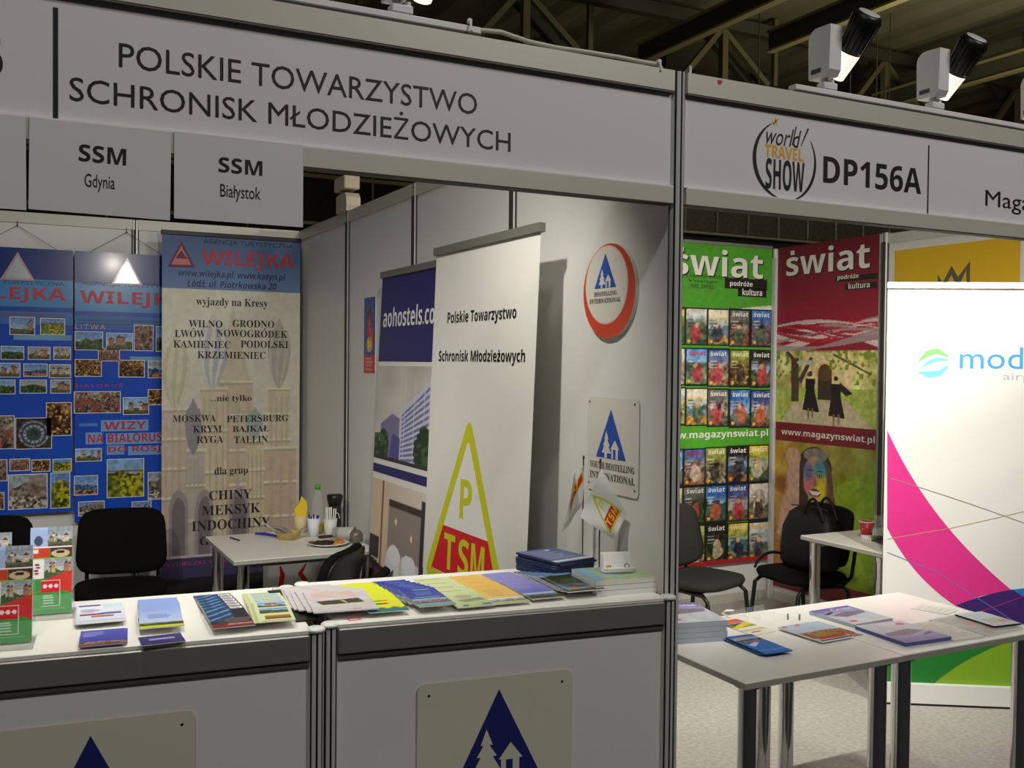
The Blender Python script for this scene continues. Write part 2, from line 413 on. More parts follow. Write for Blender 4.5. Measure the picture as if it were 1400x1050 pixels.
def oval_arc(mb, f, cx, cy, rx, ry, a0, a1, wmax, mat, n=36):
    pts = []; ws = []
    for i in range(n+1):
        a = math.radians(a0+(a1-a0)*i/n); pts.append((cx+rx*math.cos(a), cy+ry*math.sin(a))); ws.append(.002+wmax*math.sin(PI*i/n))
    mb.stroke(pts, ws, f, mat)
def show_logo(mb, f, ox):
    """the show's mark: an open oval with a small aeroplane and three lines of lettering"""
    cx, cy = ox+.402, 2.296
    oval_arc(mb, f, cx, cy, .121, .118, 118, 262, .012, BLACKT)
    oval_arc(mb, f, cx, cy, .119, .122, -78, 34, .008, BLACKT)
    S = lambda *p: [(ox+a, b) for a, b in p]
    mb.text('world', (ox+.325, 2.338, ox+.463, 2.392), f, BLACKT, 0, .35)
    mb.stroke(S((.428, 2.345), (.442, 2.402)), .004, f, BLACKT); mb.stroke(S((.462, 2.345), (.491, 2.402)), [.003, .006], f, BLACKT)
    mb.text('TRAVEL', (ox+.322, 2.300, ox+.473, 2.337), f, GOLD, st='sb')
    mb.text('SHOW', (ox+.325, 2.205, ox+.478, 2.297), f, BLACKT, st='sb')
    mb.stroke(S((.352, 2.400), (.372, 2.418)), .005, f, GOLD); mb.stroke(S((.366, 2.396), (.360, 2.410), (.362, 2.424)), [.002, .006, .002], f, GOLD)
    mb.stroke(S((.347, 2.408), (.357, 2.397)), .003, f, GOLD)
def paint_left(mb, f):
    mb.text('POLSKIE TOWARZYSTWO', (-1.485, 2.308, -.629, 2.361), f, BLACKT)
    mb.text('SCHRONISK MŁODZIEŻOWYCH', (-1.583, 2.224, -.532, 2.2915), f, BLACKT)
    mb.rect(-1.615, 2.181, -1.605, 2.415, f, BLACKT)
    mb.text('DP156', (-2.0, 2.255, -1.709, 2.335), f, BLACKT, st='sb')
    show_logo(mb, f, -2.55)
fascia('fascia_board', -3.9, -.0225, 'long white fascia board lettered POLSKIE TOWARZYSTWO SCHRONISK MŁODZIEŻOWYCH', paint_left)
def paint_right(mb, f):
    show_logo(mb, f, 0)
    mb.text('DP156A', (.555, 2.243, .986, 2.326), f, BLACKT, st='sb')
    mb.rect(1.0155, 2.166, 1.0215, 2.408, f, BLACKT)
    mb.text('Magazyn Świat', (1.300, 2.213, 2.02, 2.306), f, BLACKT)
fascia('fascia_board', .0225, 3.2, 'white fascia board at right with show logo and DP156A', paint_right)

# white name cards hanging from the long fascia
def card(x0, x1, z0, z1, rot, lines, label):
    mb = MB(); f = FR((0, -.0245, 0), (math.cos(rot), 0, math.sin(rot)), (-math.sin(rot), 0, math.cos(rot)))
    cx, cz = (x0+x1)/2, (z0+z1)/2; w, h = x1-x0, z1-z0; f.o = np.array((cx, -.0235, cz))
    mb.prism([(-w/2, -h/2), (w/2, -h/2), (w/2, h/2), (-w/2, h/2)], f, -.002, 0, CARD)
    for t, b, bold in lines: mb.text(t, b, f, BLACKT, st=bold)
    mb.build('name_card', label=label, cat='sign', group='name cards on the long fascia')
card(-1.3725, -1.084, 1.988, 2.179, 0, [('SSM', (-.049, .015, .049, .049), 'sb'), ('Białystok', (-.045, -.049, .045, -.011), None)], 'white card reading SSM Białystok taped below the fascia lettering')
card(-1.661, -1.380, 1.984, 2.174, -.012, [('SSM', (-.046, .015, .048, .051), 'sb'), ('Gdynia', (-.034, -.047, .026, -.010), None)], 'white card reading SSM Gdynia taped below the fascia lettering')
card(-1.95, -1.6665, 1.982, 2.174, .006, [], 'blank-looking white card at the left edge, mostly out of view')

# ------------------------------------------------------------------ track lights
LAMPW = M('lamp_white', (232, 232, 228), .4)
GLOW = M('lit_reflector', (255, 250, 240), .4, emit=.85)
def track(name, x0, x1, label):
    mb = MB(); mb.bx((x0, -.012, 2.512), (x1, .024, 2.53), LAMPW, .003); mb.bx((x0+.004, -.010, 2.504), (x1, .022, 2.512), GROOVE); mb.build(name, label=label, cat='lamp track')  # dark strip painted in for the shaded gap beneath the track
track('lamp_track', .432, 3.1, 'white lamp track along the top of the right fascia')
track('lamp_track', -3.8, -.622, 'white lamp track along the top of the long fascia')
def make_lamp(label, tilt=40, aim=50, deg=SPOT_DEG, watt=SPOT_W):
    t = thing('track_spotlight', label, 'spotlight', (0, 0, 2.53), 0, 'spotlights on the fascia tracks')
    mb = MB(); mb.bx((-.018, -.018, 0), (.038, .018, .022), LAMPW, .003); mb.tube([(.0, 0, .022), (0, 0, .04)], .012, LAMPW); mb.tube([(.028, 0, .022), (.028, 0, .034)], .009, LAMPW); mb.build('adapter', t)
    f = FX(0); mb = MB(); pts = [(-.045, .038), (.03, .038), (.042, .055), (.046, .19), (-.012, .192)]
    for i in range(7):
        a = PI/2+PI/2*i/6; pts.append((-.012+.036*math.cos(a), .156+.036*math.sin(a)))
    pts = [(a, b) for a, b in pts]
    mb.prism(pts, FR((0, 0, 0), (0, -1, 0), (0, 0, 1)), -.024, .024, LAMPW)
    hb = mb.build('housing', t)
    mb = MB(); mb.bx((-.0255, -.008, .052), (-.0238, .034, .066), M('grey_badge', (92, 92, 98), .4)); mb.build('badge', hb)
    # tilted lamp head beside the housing: black rear, glowing front cone aimed down into the stand
    R = Matrix.Rotation(math.radians(tilt), 3, 'X')
    c = (.078, -.022, .125)
    mb = MB(); mb.lathe([(0, .125), (.036, .125), (.044, .118), (.046, .10), (.038, .0), (0, .0)], BLACKP, c, 28, mtx=R)
    for k in range(14):
        a = 2*PI*k/14; q = R @ Vector((.043*math.cos(a), .043*math.sin(a), .06)); q2 = R @ Vector((.0395*math.cos(a), .0395*math.sin(a), .01)); q3 = R @ Vector((.047*math.cos(a), .047*math.sin(a), .11))
        mb.tube([Vector(c)+q2, Vector(c)+q, Vector(c)+q3], .002, BLACKP, 5)
    h = mb.build('lamp_head', t)
    mb = MB(); mb.lathe([(0, .127), (.034, .127), (.035, .1255)], M('grey_disc', (200, 200, 200), .5), c, 24, mtx=R); mb.build('rear_disc', h)
    mb = MB(); mb.lathe([(.0375, -.001), (.026, -.085), (.022, -.088), (.0, -.082)], GLOW, c, 28, mtx=R); mb.build('reflector', h, label='glowing white reflector cone')
    mb = MB(); mb.tube([(.024, -.004, .12), (.045, -.004, .13)], .01, LAMPW, 10); mb.build('swivel', t)
    d = bpy.data.lights.new('spot_beam', 'SPOT'); d.energy = watt; d.color = (1, .96, .86); d.spot_size = math.radians(deg); d.spot_blend = 1.; d.shadow_soft_size = .02
    lo = bpy.data.objects.new('spot_beam', d); COL.objects.link(lo); lo.parent = t
    ax = Matrix.Rotation(math.radians(aim), 3, 'X') @ Vector((0, 0, -1)); lo.location = Vector(c)+ax*.115; lo.rotation_euler = ax.to_track_quat('-Z', 'Y').to_euler()
    return t
lamp0 = make_lamp('white spotlight with black head above the show logo')
lamp0.location = (.565, .006, 2.53)
dup(lamp0, (1.045, .006, 2.53), 0, 'white spotlight with black head above the DP156A number')
dup(lamp0, (1.575, .006, 2.53), 0, 'white spotlight cut by the right edge of the photo')
make_lamp('white spotlight cut by the top edge, above the long fascia', 40, 43, 130, 80).location = (-.845, .006, 2.53)
steep = make_lamp('white spotlight second along the long fascia track, above the top edge of the photo', 24, 28, SPOT_DEG, 62); steep.location = (-1.55, .006, 2.53)
turned = make_lamp('white spotlight third along the long fascia track, unseen and turned to brighten the snack table', 46, 56, 66, 120); turned.location = (-2.3, .006, 2.53); turned.rotation_euler = (0, 0, math.radians(-35))  # unseen lamp, turned and narrowed to brighten the snack table
dup(lamp0, (2.3, .006, 2.53), 0, 'white spotlight farthest along the right fascia track')

# the lamps of the right stand throw a wider beam than those of the left one
bright = None
for o in bpy.data.objects:
    if o.type == 'LIGHT' and o.name.startswith('spot_beam') and o.parent.location.x > 0:
        if bright is None: bright = o.data.copy(); bright.energy = SPOT_W_RIGHT; bright.spot_size = math.radians(SPOT_DEG_RIGHT)
        o.data = bright

# cable along the fascia top
mb = MB(); pts = [(-.625, .0, 2.52), (-.56, 0, 2.525), (-.48, 0, 2.513), (-.4, -.005, 2.508), (-.3, -.01, 2.509), (-.2, -.01, 2.510), (-.12, -.008, 2.509), (-.07, -.004, 2.512), (-.05, .01, 2.507)]
mb.tube([(a, b, z+.006) for a, b, z in pts], .0062, M('white_cable', (205, 202, 190), .5), 8); cb = mb.build('power_cable', label='pale power cable lying along the top of the long fascia', cat='cable')
for i, (x, z) in enumerate(((-.655, 2.532), (-.072, 2.514))):
    mb = MB(); mb.tube([(x, -.0235, z-.02), (x, -.015, z+.012), (x+.006, .01, z+.016)], .003, LAMPW, 6); mb.lathe([(0, .01), (.007, .006), (.007, -.004), (0, -.006)], LAMPW, (x, -.012, z+.006), 8); mb.build('cable_tie', cb)
mb = MB(); mb.tube([(.045, 0, 2.503), (.045, 0, 2.53)], .004, LAMPW, 8); mb.build('cable_clip', label='small white clip sticking up beside the corner post', cat='clip')
mb = MB(); mb.tube([(.05, .02, 2.512), (.14, .02, 2.510), (.25, .02, 2.511), (.43, .018, 2.515)], .004, BLACKP, 6); mb.build('power_cable', label='thin black cable on top of the right fascia beside the post', cat='cable')
mb = MB(); mb.prism([(.128, 2.488), (.136, 2.484), (.143, 2.49), (.145, 2.497), (.128, 2.497)], FY(-.0202), 0, .001, M('red_tape', (190, 30, 40), .5)); mb.build('red_sticker', label='tiny red sticker on the rail of the right fascia', cat='sticker')
# the back of a spotlight fixed on the partition between the stands
t = thing('rear_spotlight', 'beige spotlight seen from behind above the partition wall', 'spotlight', (0, 3.05, 2.5))
mb = MB(); mb.box((0, 0, .155), (.09, .19, .075), M('beige_plastic', (196, 182, 158), .5), 0, .006); mb.build('lamp_head', t)
mb = MB(); mb.prism([(-.1, 0), (.08, 0), (.09, .03), (.085, .075), (.06, .1), (-.07, .1), (-.1, .09)], FX(0), -.05, .03, MATS['beige_plastic']); mb.build('housing', t)
mb = MB(); mb.tube([(0, .02, .09), (0, .02, .13)], .012, BLACKP); mb.build('swivel', t)

# ------------------------------------------------------------------ reading places off the photograph (pixel -> point on a real plane)
_R = SC.camera.matrix_world.to_3x3()
def at(px, py, ax, val):
    d = _R @ Vector((px-700, 525-py, -1366)); i = 'XYZ'.index(ax); t = (val-CAMP[i])/d[i]; return CAMP+d*t
def at2(x, y, f, val, ax='Y'):
    q = np.array(at(x, y, ax, val))-f.o; return (float(q @ f.u), float(q @ f.v))
def bbox(fr, ax, val, x0, x1, yb0, yb1, h):
    """frame box of a line of lettering: left/right pixel columns, bottom rows at both ends, height in pixels"""
    A, B, T = at(x0, yb0, ax, val), at(x1, yb1, ax, val), at(x0, yb0-h, ax, val)
    f = lambda q: (float(np.dot(np.array(q)-fr.o, fr.u)), float(np.dot(np.array(q)-fr.o, fr.v)))
    a, b, t = f(A), f(B), f(T); z = (a[1]+b[1])/2
    return (a[0], z, b[0], z+t[1]-a[1])
def lettering(mb, s, fr, ax, val, x0, x1, yb0, yb1, h, mat, **k): mb.text(s, bbox(fr, ax, val, x0, x1, yb0, yb1, h), fr, mat, **k)

# ------------------------------------------------------------------ the two blue photo boards on the back wall
REDW = M('red_lettering', (196, 26, 44), .4, coat=.3); PINK = M('pale_pink_print', (225, 150, 160), .4)
NAVYT = M('navy_lettering', (22, 44, 96), .4)
def board(name, x0, x1, z0, z1, y, label, sx, paint):
    t = thing(name, label, 'poster board', ((x0+x1)/2, y, z0), 0, 'blue photo boards on the back wall')
    off = Matrix.Translation((-(x0+x1)/2, -y, -z0))
    def put(mb, nm, lab=None):
        o = mb.build(nm, t, lab); o.matrix_parent_inverse = off; return o
    f = FY(y-.004); mb = MB(); mb.bx((x0, y-.0035, z0), (x1, y+.0035, z1), M('board_edge', (70, 80, 120), .5))
    c = CV(110, 290, (30, 80, 196)); c.rect(0, 0, 1, .118, (24, 50, 126)); c.rect(0, .118, 1, .222, (74, 140, 198)); c.rect(0, .222, 1, .238, (30, 76, 170)); c.rect(0, .238, 1, .285, (60, 122, 192))
    paint('canvas', c); c.speck(.1, 25, 5)
    mb.canvas(c.a, f, x0, z0, x1, z1, PHOTO, .0002); paint('text', (mb, f)); put(mb, 'panel')
    # glossy triangle badge
    tx, tz = sx, z1-.115
    mb = MB(); mb.poly([(tx-.088, tz-.068), (tx+.088, tz-.068), (tx, tz+.092)], f, M('pink_rim', (196, 150, 160), .25, coat=.5), .0012)
    mb.poly([(tx-.07, tz-.058), (tx+.07, tz-.058), (tx, tz+.07)], f, M('silver_foil', (190, 200, 205), .2, .6), .0018); put(mb, 'triangle_badge')
    nx, nz = sx, 2.421
    mb = MB(); mb.tube([(nx-.2, y-.002, z1), (nx, 3.985, nz), (nx+.2, y-.002, z1)], .0016, SEAM, 5); mb.tube([(nx, 3.99, nz-.002), (nx, 3.975, nz+.002)], .004, SEAM, 6); mb.tube([(nx, 3.987, nz), (nx, 3.987, 2.45)], .0015, SEAM, 5); put(mb, 'hanging_string')
    return put, f
def photos(put, f, y, lst):
    for i, (x0, y0, x1, y1, kind) in enumerate(lst):
        a = at((x0+x1)/2, y0, 'Y', y-.005); b = at((x0+x1)/2, y1, 'Y', y-.005); l = at(x0, (y0+y1)/2, 'Y', y-.005); r = at(x1, (y0+y1)/2, 'Y', y-.005)
        m = MB(); m.rect(l.x-.004, b.z-.004, r.x+.004, a.z+.004, f, WPAPER, .0009)
        m.canvas(picture(kind, (x1-x0)*1.1, (y1-y0)*1.1, 31+i*7+int(y0)), f, l.x, b.z, r.x, a.z, PHOTO, .0014); put(m, 'photograph')
YB = 3.945
def paint_b1(what, q):
    if what == 'canvas': q.rect(.0, .245, .93, .262, (180, 60, 90), .4); q.rect(.46, .325, .98, .345, (120, 165, 205)); return
    mb, f = q
    lettering(mb, 'WILEJKA', f, 'Y', YB-.005, -62, 90, 411, 416, 22, REDW, st='sb')
    lettering(mb, 'AGENCJA TURYSTYCZNA', f, 'Y', YB-.005, -55, 88, 388, 392, 7, NAVYT)
b1 = board('photo_board', -1.914, -1.342, .79, 2.292, YB, 'left of two blue photo boards, only its right half in view', -1.628, paint_b1)
photos(b1[0], b1[1], YB, [(14, 434, 47, 457, 'castle'), (56, 436, 88, 457, 'park'), (2, 474, 32, 491, 'land'), (39, 475, 68, 491, 'castle'), (74, 475, 96, 491, 'town'), (0, 497, 27, 515, 'town'), (33, 498, 64, 514, 'sea'), (68, 499, 96, 516, 'town'), (0, 520, 20, 538, 'land'), (28, 520, 63, 537, 'land'), (70, 520, 96, 537, 'town'), (64, 551, 97, 595, 'interior'), (0, 569, 19, 613, 'crowd'), (22, 572, 70, 613, 'wheel'), (-2, 629, 9, 657, 'crowd'), (14, 628, 40, 643, 'crowd'), (44, 629, 68, 644, 'interior'), (73, 628, 97, 644, 'park'), (12, 649, 64, 695, 'rock'), (70, 647, 95, 694, 'park'), (-6, 674, 5, 696, 'interior'),
   (-40, 436, -8, 456, 'land'), (-46, 475, -12, 538, 'town'), (-46, 570, -8, 612, 'park'), (-46, 630, -14, 690, 'rock')])
def paint_b2(what, q):
    if what == 'canvas':
        for k in range(9): q.rect(.03, .243+.0046*k, .86, .246+.0046*k, (28, 60, 120), .55)
        q.rect(.53, .385, .9, .402, (120, 165, 205))
        q.rect(.05, .634, .22, .646, (110, 160, 215), .7); return
    mb, f = q
    lettering(mb, 'WILEJKA', f, 'Y', YB-.005, 109, 254, 417, 425, 22, REDW, st='sb')
    lettering(mb, 'AGENCJA TURYSTYCZNA', f, 'Y', YB-.005, 110, 252, 392, 396, 7, NAVYT)
    lettering(mb, 'LITWA', f, 'Y', YB-.005, 103, 144, 450, 451, 7, PINK, space=1.4)
    lettering(mb, 'BIAŁORUŚ', f, 'Y', YB-.005, 102, 168, 529, 530, 6, REDW, space=1.4)
    for x0, y0, x1, y1 in ((138, 573.5, 203, 590), (117, 591, 140, 607.5), (145, 591, 223, 608), (146, 608.5, 170, 622), (175, 608.5, 230, 622.5)):
        a, b = at2(x0, y1, f, YB-.005), at2(x1, y0, f, YB-.005); mb.rect(a[0], a[1], b[0], b[1], f, M('pale_blue_patch', (112, 164, 214), .4), .0005)
    lettering(mb, 'WIZY', f, 'Y', YB-.005, 142, 200, 587, 587, 11, REDW, st='sb')
    lettering(mb, 'NA BIAŁORUŚ', f, 'Y', YB-.005, 120, 221, 604, 605, 12, REDW, st='sb')
    lettering(mb, 'DO ROSJI', f, 'Y', YB-.005, 148, 227, 619, 620, 10, REDW, st='sb')
b2 = board('photo_board', -1.334, -.764, .725, 2.292, YB, 'right of two blue photo boards, with WIZY NA BIAŁORUŚ in red', -1.05, paint_b2)
photos(b2[0], b2[1], YB, [(103, 454, 140, 478, 'land'), (146, 456, 181, 478, 'castle'), (184, 445, 209, 479, 'crowd'), (214, 447, 236, 480, 'land'), (135, 477, 163, 493, 'crowd'), (103, 492, 138, 514, 'interior'), (163, 493, 197, 515, 'interior'), (203, 494, 228, 516, 'sea'), (102, 536, 164, 564, 'crowd'), (169, 544, 203, 566, 'town'), (203, 533, 224, 553, 'interior'), (104, 614, 138, 630, 'castle'), (147, 628, 196, 679, 'park'), (102, 651, 133, 676, 'sea'), (203, 646, 228, 682, 'rock'), (108, 686, 142, 704, 'rock'), (181, 686, 206, 704, 'castle')])

# ------------------------------------------------------------------ tall cream roll-up banner in the corner
def rollup_wilejka():
    t = thing('rollup_banner', 'tall cream and blue roll-up banner with faded onion-domed church behind travel names', 'banner', (-.457, 3.85, .27))
    off = Matrix.Translation((.457, -3.85, -.27))
    def put(mb, nm, par=None):
        o = mb.build(nm, t); o.matrix_parent_inverse = off; return o
    X0, X1, Z0, Z1 = -.868, -.045, .36, 2.412
    f = FY(3.846); c = CV(176, 430, (232, 226, 205))
    # faint picture of a church with onion domes
    def onion(cx, y0, w, h, col, rib=None):
        for k in range(int(w*176)*2):
            u = -1+2*k/(int(w*176)*2-1)
        prof = lambda s: math.sin(PI*min(1, s*1.02))**.62*(1-.22*s) if s > .18 else .9*s/.18*.55
        for yy in range(int(y0*430), int((y0+h)*430)):
            s = (yy/430-y0)/h; ww = w/2*(prof(s) if s > .0 else 0)
            m = (c.y == yy) & (abs(c.u-cx) < ww); c.a[m] = col
            if rib is not None:
                m2 = m & (np.sin((c.u-cx)/max(ww, 1e-4)*9+s*5) > .2); c.a[m2] = rib
    def tower(cx, y0, w, y1, col, bands):
        c.rect(cx-w/2, y0, cx+w/2, y1, col)
        for j in range(bands):
            yy = y0+(y1-y0)*j/bands; c.rect(cx-w/2-.012, yy, cx+w/2+.012, yy+.008, (226, 214, 182)); c.rect(cx-w/2, yy+.008, cx+w/2, yy+.014, (168, 156, 140))
        for j in range(4): c.rect(cx-w/2+w*(.1+.24*j), y0+.03, cx-w/2+w*(.19+.24*j), y1, (176, 160, 140), .55)
    TOP = .155
    c.grad((228, 224, 206), (188, 176, 178), 0, TOP, 1, 1)
    tower(.5, .42, .30, .93, (198, 176, 152), 5); c.poly([(.38, .42), (.62, .42), (.5, .2)], (206, 192, 165))
    tower(.10, .50, .20, .93, (196, 178, 164), 5); onion(.10, .28, .22, .23, (204, 198, 170), (182, 174, 146))
    tower(.36, .44, .19, .93, (210, 192, 160), 4); onion(.36, .22, .23, .23, (168, 172, 186), (222, 220, 214))
    tower(.84, .44, .17, .75, (206, 186, 158), 4); onion(.84, .23, .19, .22, (160, 154, 146), (186, 178, 166))
    tower(.82, .62, .3, .93, (198, 172, 145), 3); tower(.66, .60, .13, .93, (206, 194, 160), 4); onion(.66, .5, .13, .1, (140, 162, 158))
    tower(.24, .62, .12, .93, (182, 172, 168), 3); onion(.22, .47, .13, .17, (124, 124, 140))
    for cx, w0 in ((.3, .13), (.55, .15), (.12, .14)):
        c.ell(cx, .80, w0/2, .06, (150, 138, 142)); c.rect(cx-w0/2, .80, cx+w0/2, .93, (150, 138, 142)); c.ell(cx, .81, w0/3, .05, (112, 100, 108)); c.rect(cx-w0/3, .81, cx+w0/3, .93, (112, 100, 108))
    k = np.clip(.55+.4*(c.t-.25)/.6, .35, .95)[..., None]; c.a = np.array((232, 226, 206))*(1-k)+c.a*k
    c.speck(.07, 5, 3)
    c.grad((82, 106, 152), (112, 140, 186), 0, 0, 1, TOP); c.rect(0, .937, 1, 1, (60, 56, 92))
    mb = MB(); bend = lambda a, b: .004*np.sin((a+.45)*3.)
    mb.bx((X0, 3.848, Z0), (X1, 3.849, Z1), WPAPER); mb.canvas(c.a, f, X0, Z0, X1, Z1, CLOTHP, .001)
    A = ('Y', 3.845); L = lambda s, x0, x1, y0, y1, h, m=BLACKT, **q: lettering(mb, s, f, A[0], A[1], x0, x1, y0, y1, h, m, d=.0024, **q)
    L('AGENCJA TURYSTYCZNA', 278, 401, 335, 341, 8, BLACKT)
    L('WILEJKA', 276, 402, 368, 371, 25, REDW, st='sb')
    L('www.wilejka.pl; www.katyn.pl', 244, 390, 381, 385, 12, NAVYT, st='sb', shear=.2)
    L('Łódź, ul. Piotrkowska 20', 256, 378, 394, 397, 11, NAVYT, st='sb', shear=.2)
    mb.poly([at2(x, y, f, 3.845) for x, y in ((229, 365), (267, 366), (248, 329))], f, M('dark_red_rim', (120, 40, 60), .5), .0018)
    mb.poly([at2(x, y, f, 3.845) for x, y in ((234, 361.5), (261.5, 362.5), (248, 336))], f, M('salmon_ink', (206, 130, 130), .5), .0022)
    mb.poly([at2(x, y, f, 3.845) for x, y in ((240, 353), (256, 354), (248, 342))], f, MATS['dark_red_rim'], .0026)
    S = MBOLD
    L(S('wyjazdy na Kresy'), 268, 366, 420, 423, 14)
    for words, yb, h in (((('WILNO', 258, 304), ('GRODNO', 318, 375)), (446.5, 449), 10), ((('LWÓW', 239, 281), ('NOWOGRÓDEK', 296, 393)), (459.5, 463), 10), ((('KAMIENIEC', 237, 315), ('PODOLSKI', 329, 394)), (474, 477.5), 10), ((('KRZEMIENIEC', 270, 363),), (489.5, 491.5), 10),
        ((('...nie tylko', 288, 344),), (550, 551.5), 11), ((('MOSKWA', 236, 295), ('PETERSBURG', 310, 394)), (576.5, 577), 9.5), ((('KRYM', 264, 303), ('BAJKAŁ', 318, 368)), (591, 591.5), 9.5), ((('RYGA', 269, 305), ('TALLIN', 320, 366)), (605.5, 606), 10),
        ((('dla grup', 293, 339),), (651, 651), 13), ((('CHINY', 286, 344),), (682, 683), 13), ((('MEKSYK', 276, 356),), (702.5, 703), 13.5), ((('INDOCHINY', 262, 369),), (723, 723), 14), ((('GRUZJA', 273, 346),), (744, 745), 13)):
        for s, x0, x1 in words: L(s, x0, x1, yb[0], yb[1], h, st='mb')
    L('WYCIECZKI, WCZASY, KONFERENCJE', 222, 400, 771, 768, 6, M('magenta_print', (190, 60, 110), .5))
    put(mb, 'printed_sheet')
    mb = MB(); mb.bx((X0-.006, 3.84, 2.408), (X1+.006, 3.864, 2.435), BLACKP, .003); put(mb, 'top_bar')
    mb = MB(); mb.bx((X0-.02, 3.77, .275), (X1+.02, 3.93, .365), BLACKP, .02); put(mb, 'base_cassette')
    mb = MB(); mb.tube([(-.457, 3.875, .36), (-.457, 3.868, 2.42)], .008, ALU, 8); put(mb, 'support_pole')
rollup_wilejka()
mb = MB(); mb.bx((-1.0, 3.66, 0), (-.06, 3.95, .265), BLACKM, .01); mb.bx((-.99, 3.655, .2), (-.07, 3.66, .21), M('dark_grey_trim', (60, 60, 60), .5)); lc = mb.build('storage_case', label='low black case under the tall cream banner', cat='case')
for x in (-.8, -.26):
    mb = MB(); mb.bx((x-.03, 3.65, .17), (x+.03, 3.66, .225), CHROME, .002); mb.build('latch', lc)

# ------------------------------------------------------------------ roll-ups along the partition
def sheet_point(z, x_top, x_bot, z_top): return x_bot+(x_top-x_bot)*(z/z_top)
class FLean(FR):
    """frame of a banner standing along Y that leans in X"""
    def __init__(s, xt, xb, zt):
        dx = (xt-xb)/zt; L = math.hypot(1, dx); FR.__init__(s, (xb, 0, 0), (0, -1, 0), (dx/L, 0, 1/L)); s.k = L
def lean_at(px, py, f):
    d = np.array(_R @ Vector((px-700, 525-py, -1366))); c = np.array(CAMP); t = ((f.o-c) @ f.n)/(d @ f.n); q = c+d*t-f.o; return (float(q @ f.u), float(q @ f.v))
def lean_text(mb, s, f, x0, x1, yb0, yb1, h, mat, **k):
    a, b, t = lean_at(x0, yb0, f), lean_at(x1, yb1, f), lean_at(x0, yb0-h, f); z = (a[1]+b[1])/2; mb.text(s, (a[0], z, b[0], z+t[1]-a[1]), f, mat, d=.002, **k)
def stand_parts(t, f, y0, y1, zt, bar=M('bar_grey', (128, 126, 116), .45, .3)):
    P = lambda a, b, d=0: f.p(a, b, d)
    mb = MB(); mb.prism([(-y1-.006, zt*f.k), (-y0+.008, zt*f.k), (-y0+.008, zt*f.k+.03), (-y1-.006, zt*f.k+.03)], f, -.012, .012, bar); mb.build('top_bar', t)
    mb = MB(); mb.bx((f.o[0]-.04, y0-.004, .012), (f.o[0]+.04, y1+.004, .095), ALU, .012)
    mb.build('base_cassette', t)
    mb = MB(); mb.tube([P(-(y0+y1)/2, .09, -.02), P(-(y0+y1)/2, zt*f.k, -.014)], .008, ALU, 8); mb.build('support_pole', t)
    for yy in (y0+.12, y1-.12):
        mb = MB(); mb.bx((f.o[0]-.06, yy-.02, 0), (f.o[0]+.09, yy+.02, .014), ALUD, .003); mb.build('foot', t)
t = thing('rollup_banner', 'white roll-up banner with yellow-green triangle lettered P TSM', 'banner')
f = FLean(-.155, -.235, 2.1); Y0, Y1 = .515, 1.385; K = f.k
mb = MB(); mb.prism([(-Y1, .09), (-Y0, .09), (-Y0, 2.1*K), (-Y1, 2.1*K)], f, -.0008, 0, M('banner_white', (232, 229, 222), .5))
lean_text(mb, SBOLD('Polskie Towarzystwo'), f, 612, 706, 445, 442, 20, BLACKT, shear=.0)
lean_text(mb, 'Schronisk Młodzieżowych', f, 600, 718, 499, 499, 19, BLACKT, st='sb')
def rtri(mb, pts, f, mat, d, r):
    """triangle with rounded corners"""
    out = []
    P = [np.array(p) for p in pts]; n = 3
    for i in range(n):
        p, a, b = P[i], P[i-1], P[(i+1) % n]; ua = (a-p)/np.linalg.norm(a-p); ub = (b-p)/np.linalg.norm(b-p)
        s = p+ua*r; e = p+ub*r
        for k in range(6): q = k/5; out.append(tuple((1-q)**2*s+2*q*(1-q)*p+q*q*e))
    mb.poly(out, f, mat, d)
def tsm(mb, f, cx, z0, W, H, d=.001, letters=True, rim=YELI):
    """the society's mark: an outlined triangle, P above a red foot with T S M"""
    T = lambda a, b: (cx+a*W, z0+b*H)
    rtri(mb, [T(-.5, 0), T(.5, 0), T(0, 1)], f, rim, d, .09*W)
    rtri(mb, [T(-.405, .055), T(.405, .055), T(0, .86)], f, WPAPER, d+.0006, .04*W)
    mb.poly([T(-.40, .06), T(.40, .06), T(.268, .335), T(-.268, .335)], f, REDI, d+.0012)
    mb.text(SBOLD('P'), (cx-.07*W, z0+.41*H, cx+.07*W, z0+.63*H), f, rim, d=d+.0016)
    for s, a, w in (('T', -.175, .14), ('S', .0, .125), ('M', .165, .15)): mb.text(SBOLD(s), (cx+(a-w/2)*W, z0+.09*H, cx+(a+w/2)*W, z0+.295*H), f, rim, d=d+.0016)
lt = lean_at(648, 567, f); tsm(mb, f, -1.0, .83, .74, lt[1]-.83)
mb.build('printed_sheet', t); stand_parts(t, f, Y0, Y1, 2.1)

t = thing('rollup_banner', 'navy and white roll-up banner lettered aohostels.com with building and bedroom photos', 'banner')
f = FLean(-.085, -.178, 2.07); Y0, Y1 = 1.41, 2.215; K = f.k
mb = MB(); mb.prism([(-Y1, .09), (-Y0, .09), (-Y0, 2.07*K), (-Y1, 2.07*K)], f, -.0008, 0, MATS['banner_white'])
INDIGO = M('indigo_ink', (42, 38, 104), .45)
lo = lean_at(513, 494, f)[1]; mb.rect(-Y1, lo, -Y0, 2.07*K, f, INDIGO)
lean_text(mb, SBOLD('aohostels.com'), f, 524, 607, 449, 440, 26, WPAPER)
b0, b1_ = lean_at(502, 641, f)[1]-.0, lean_at(502, 628, f)[1]
mb.rect(-Y1, b0+.0, -Y0, b1_-.005, f, INDIGO)
p0, p1 = b1_+.02, lo-.02
c = CV(120, 150); c.grad((196, 188, 180), (215, 208, 205)); c.speck(.15, 30, 4)
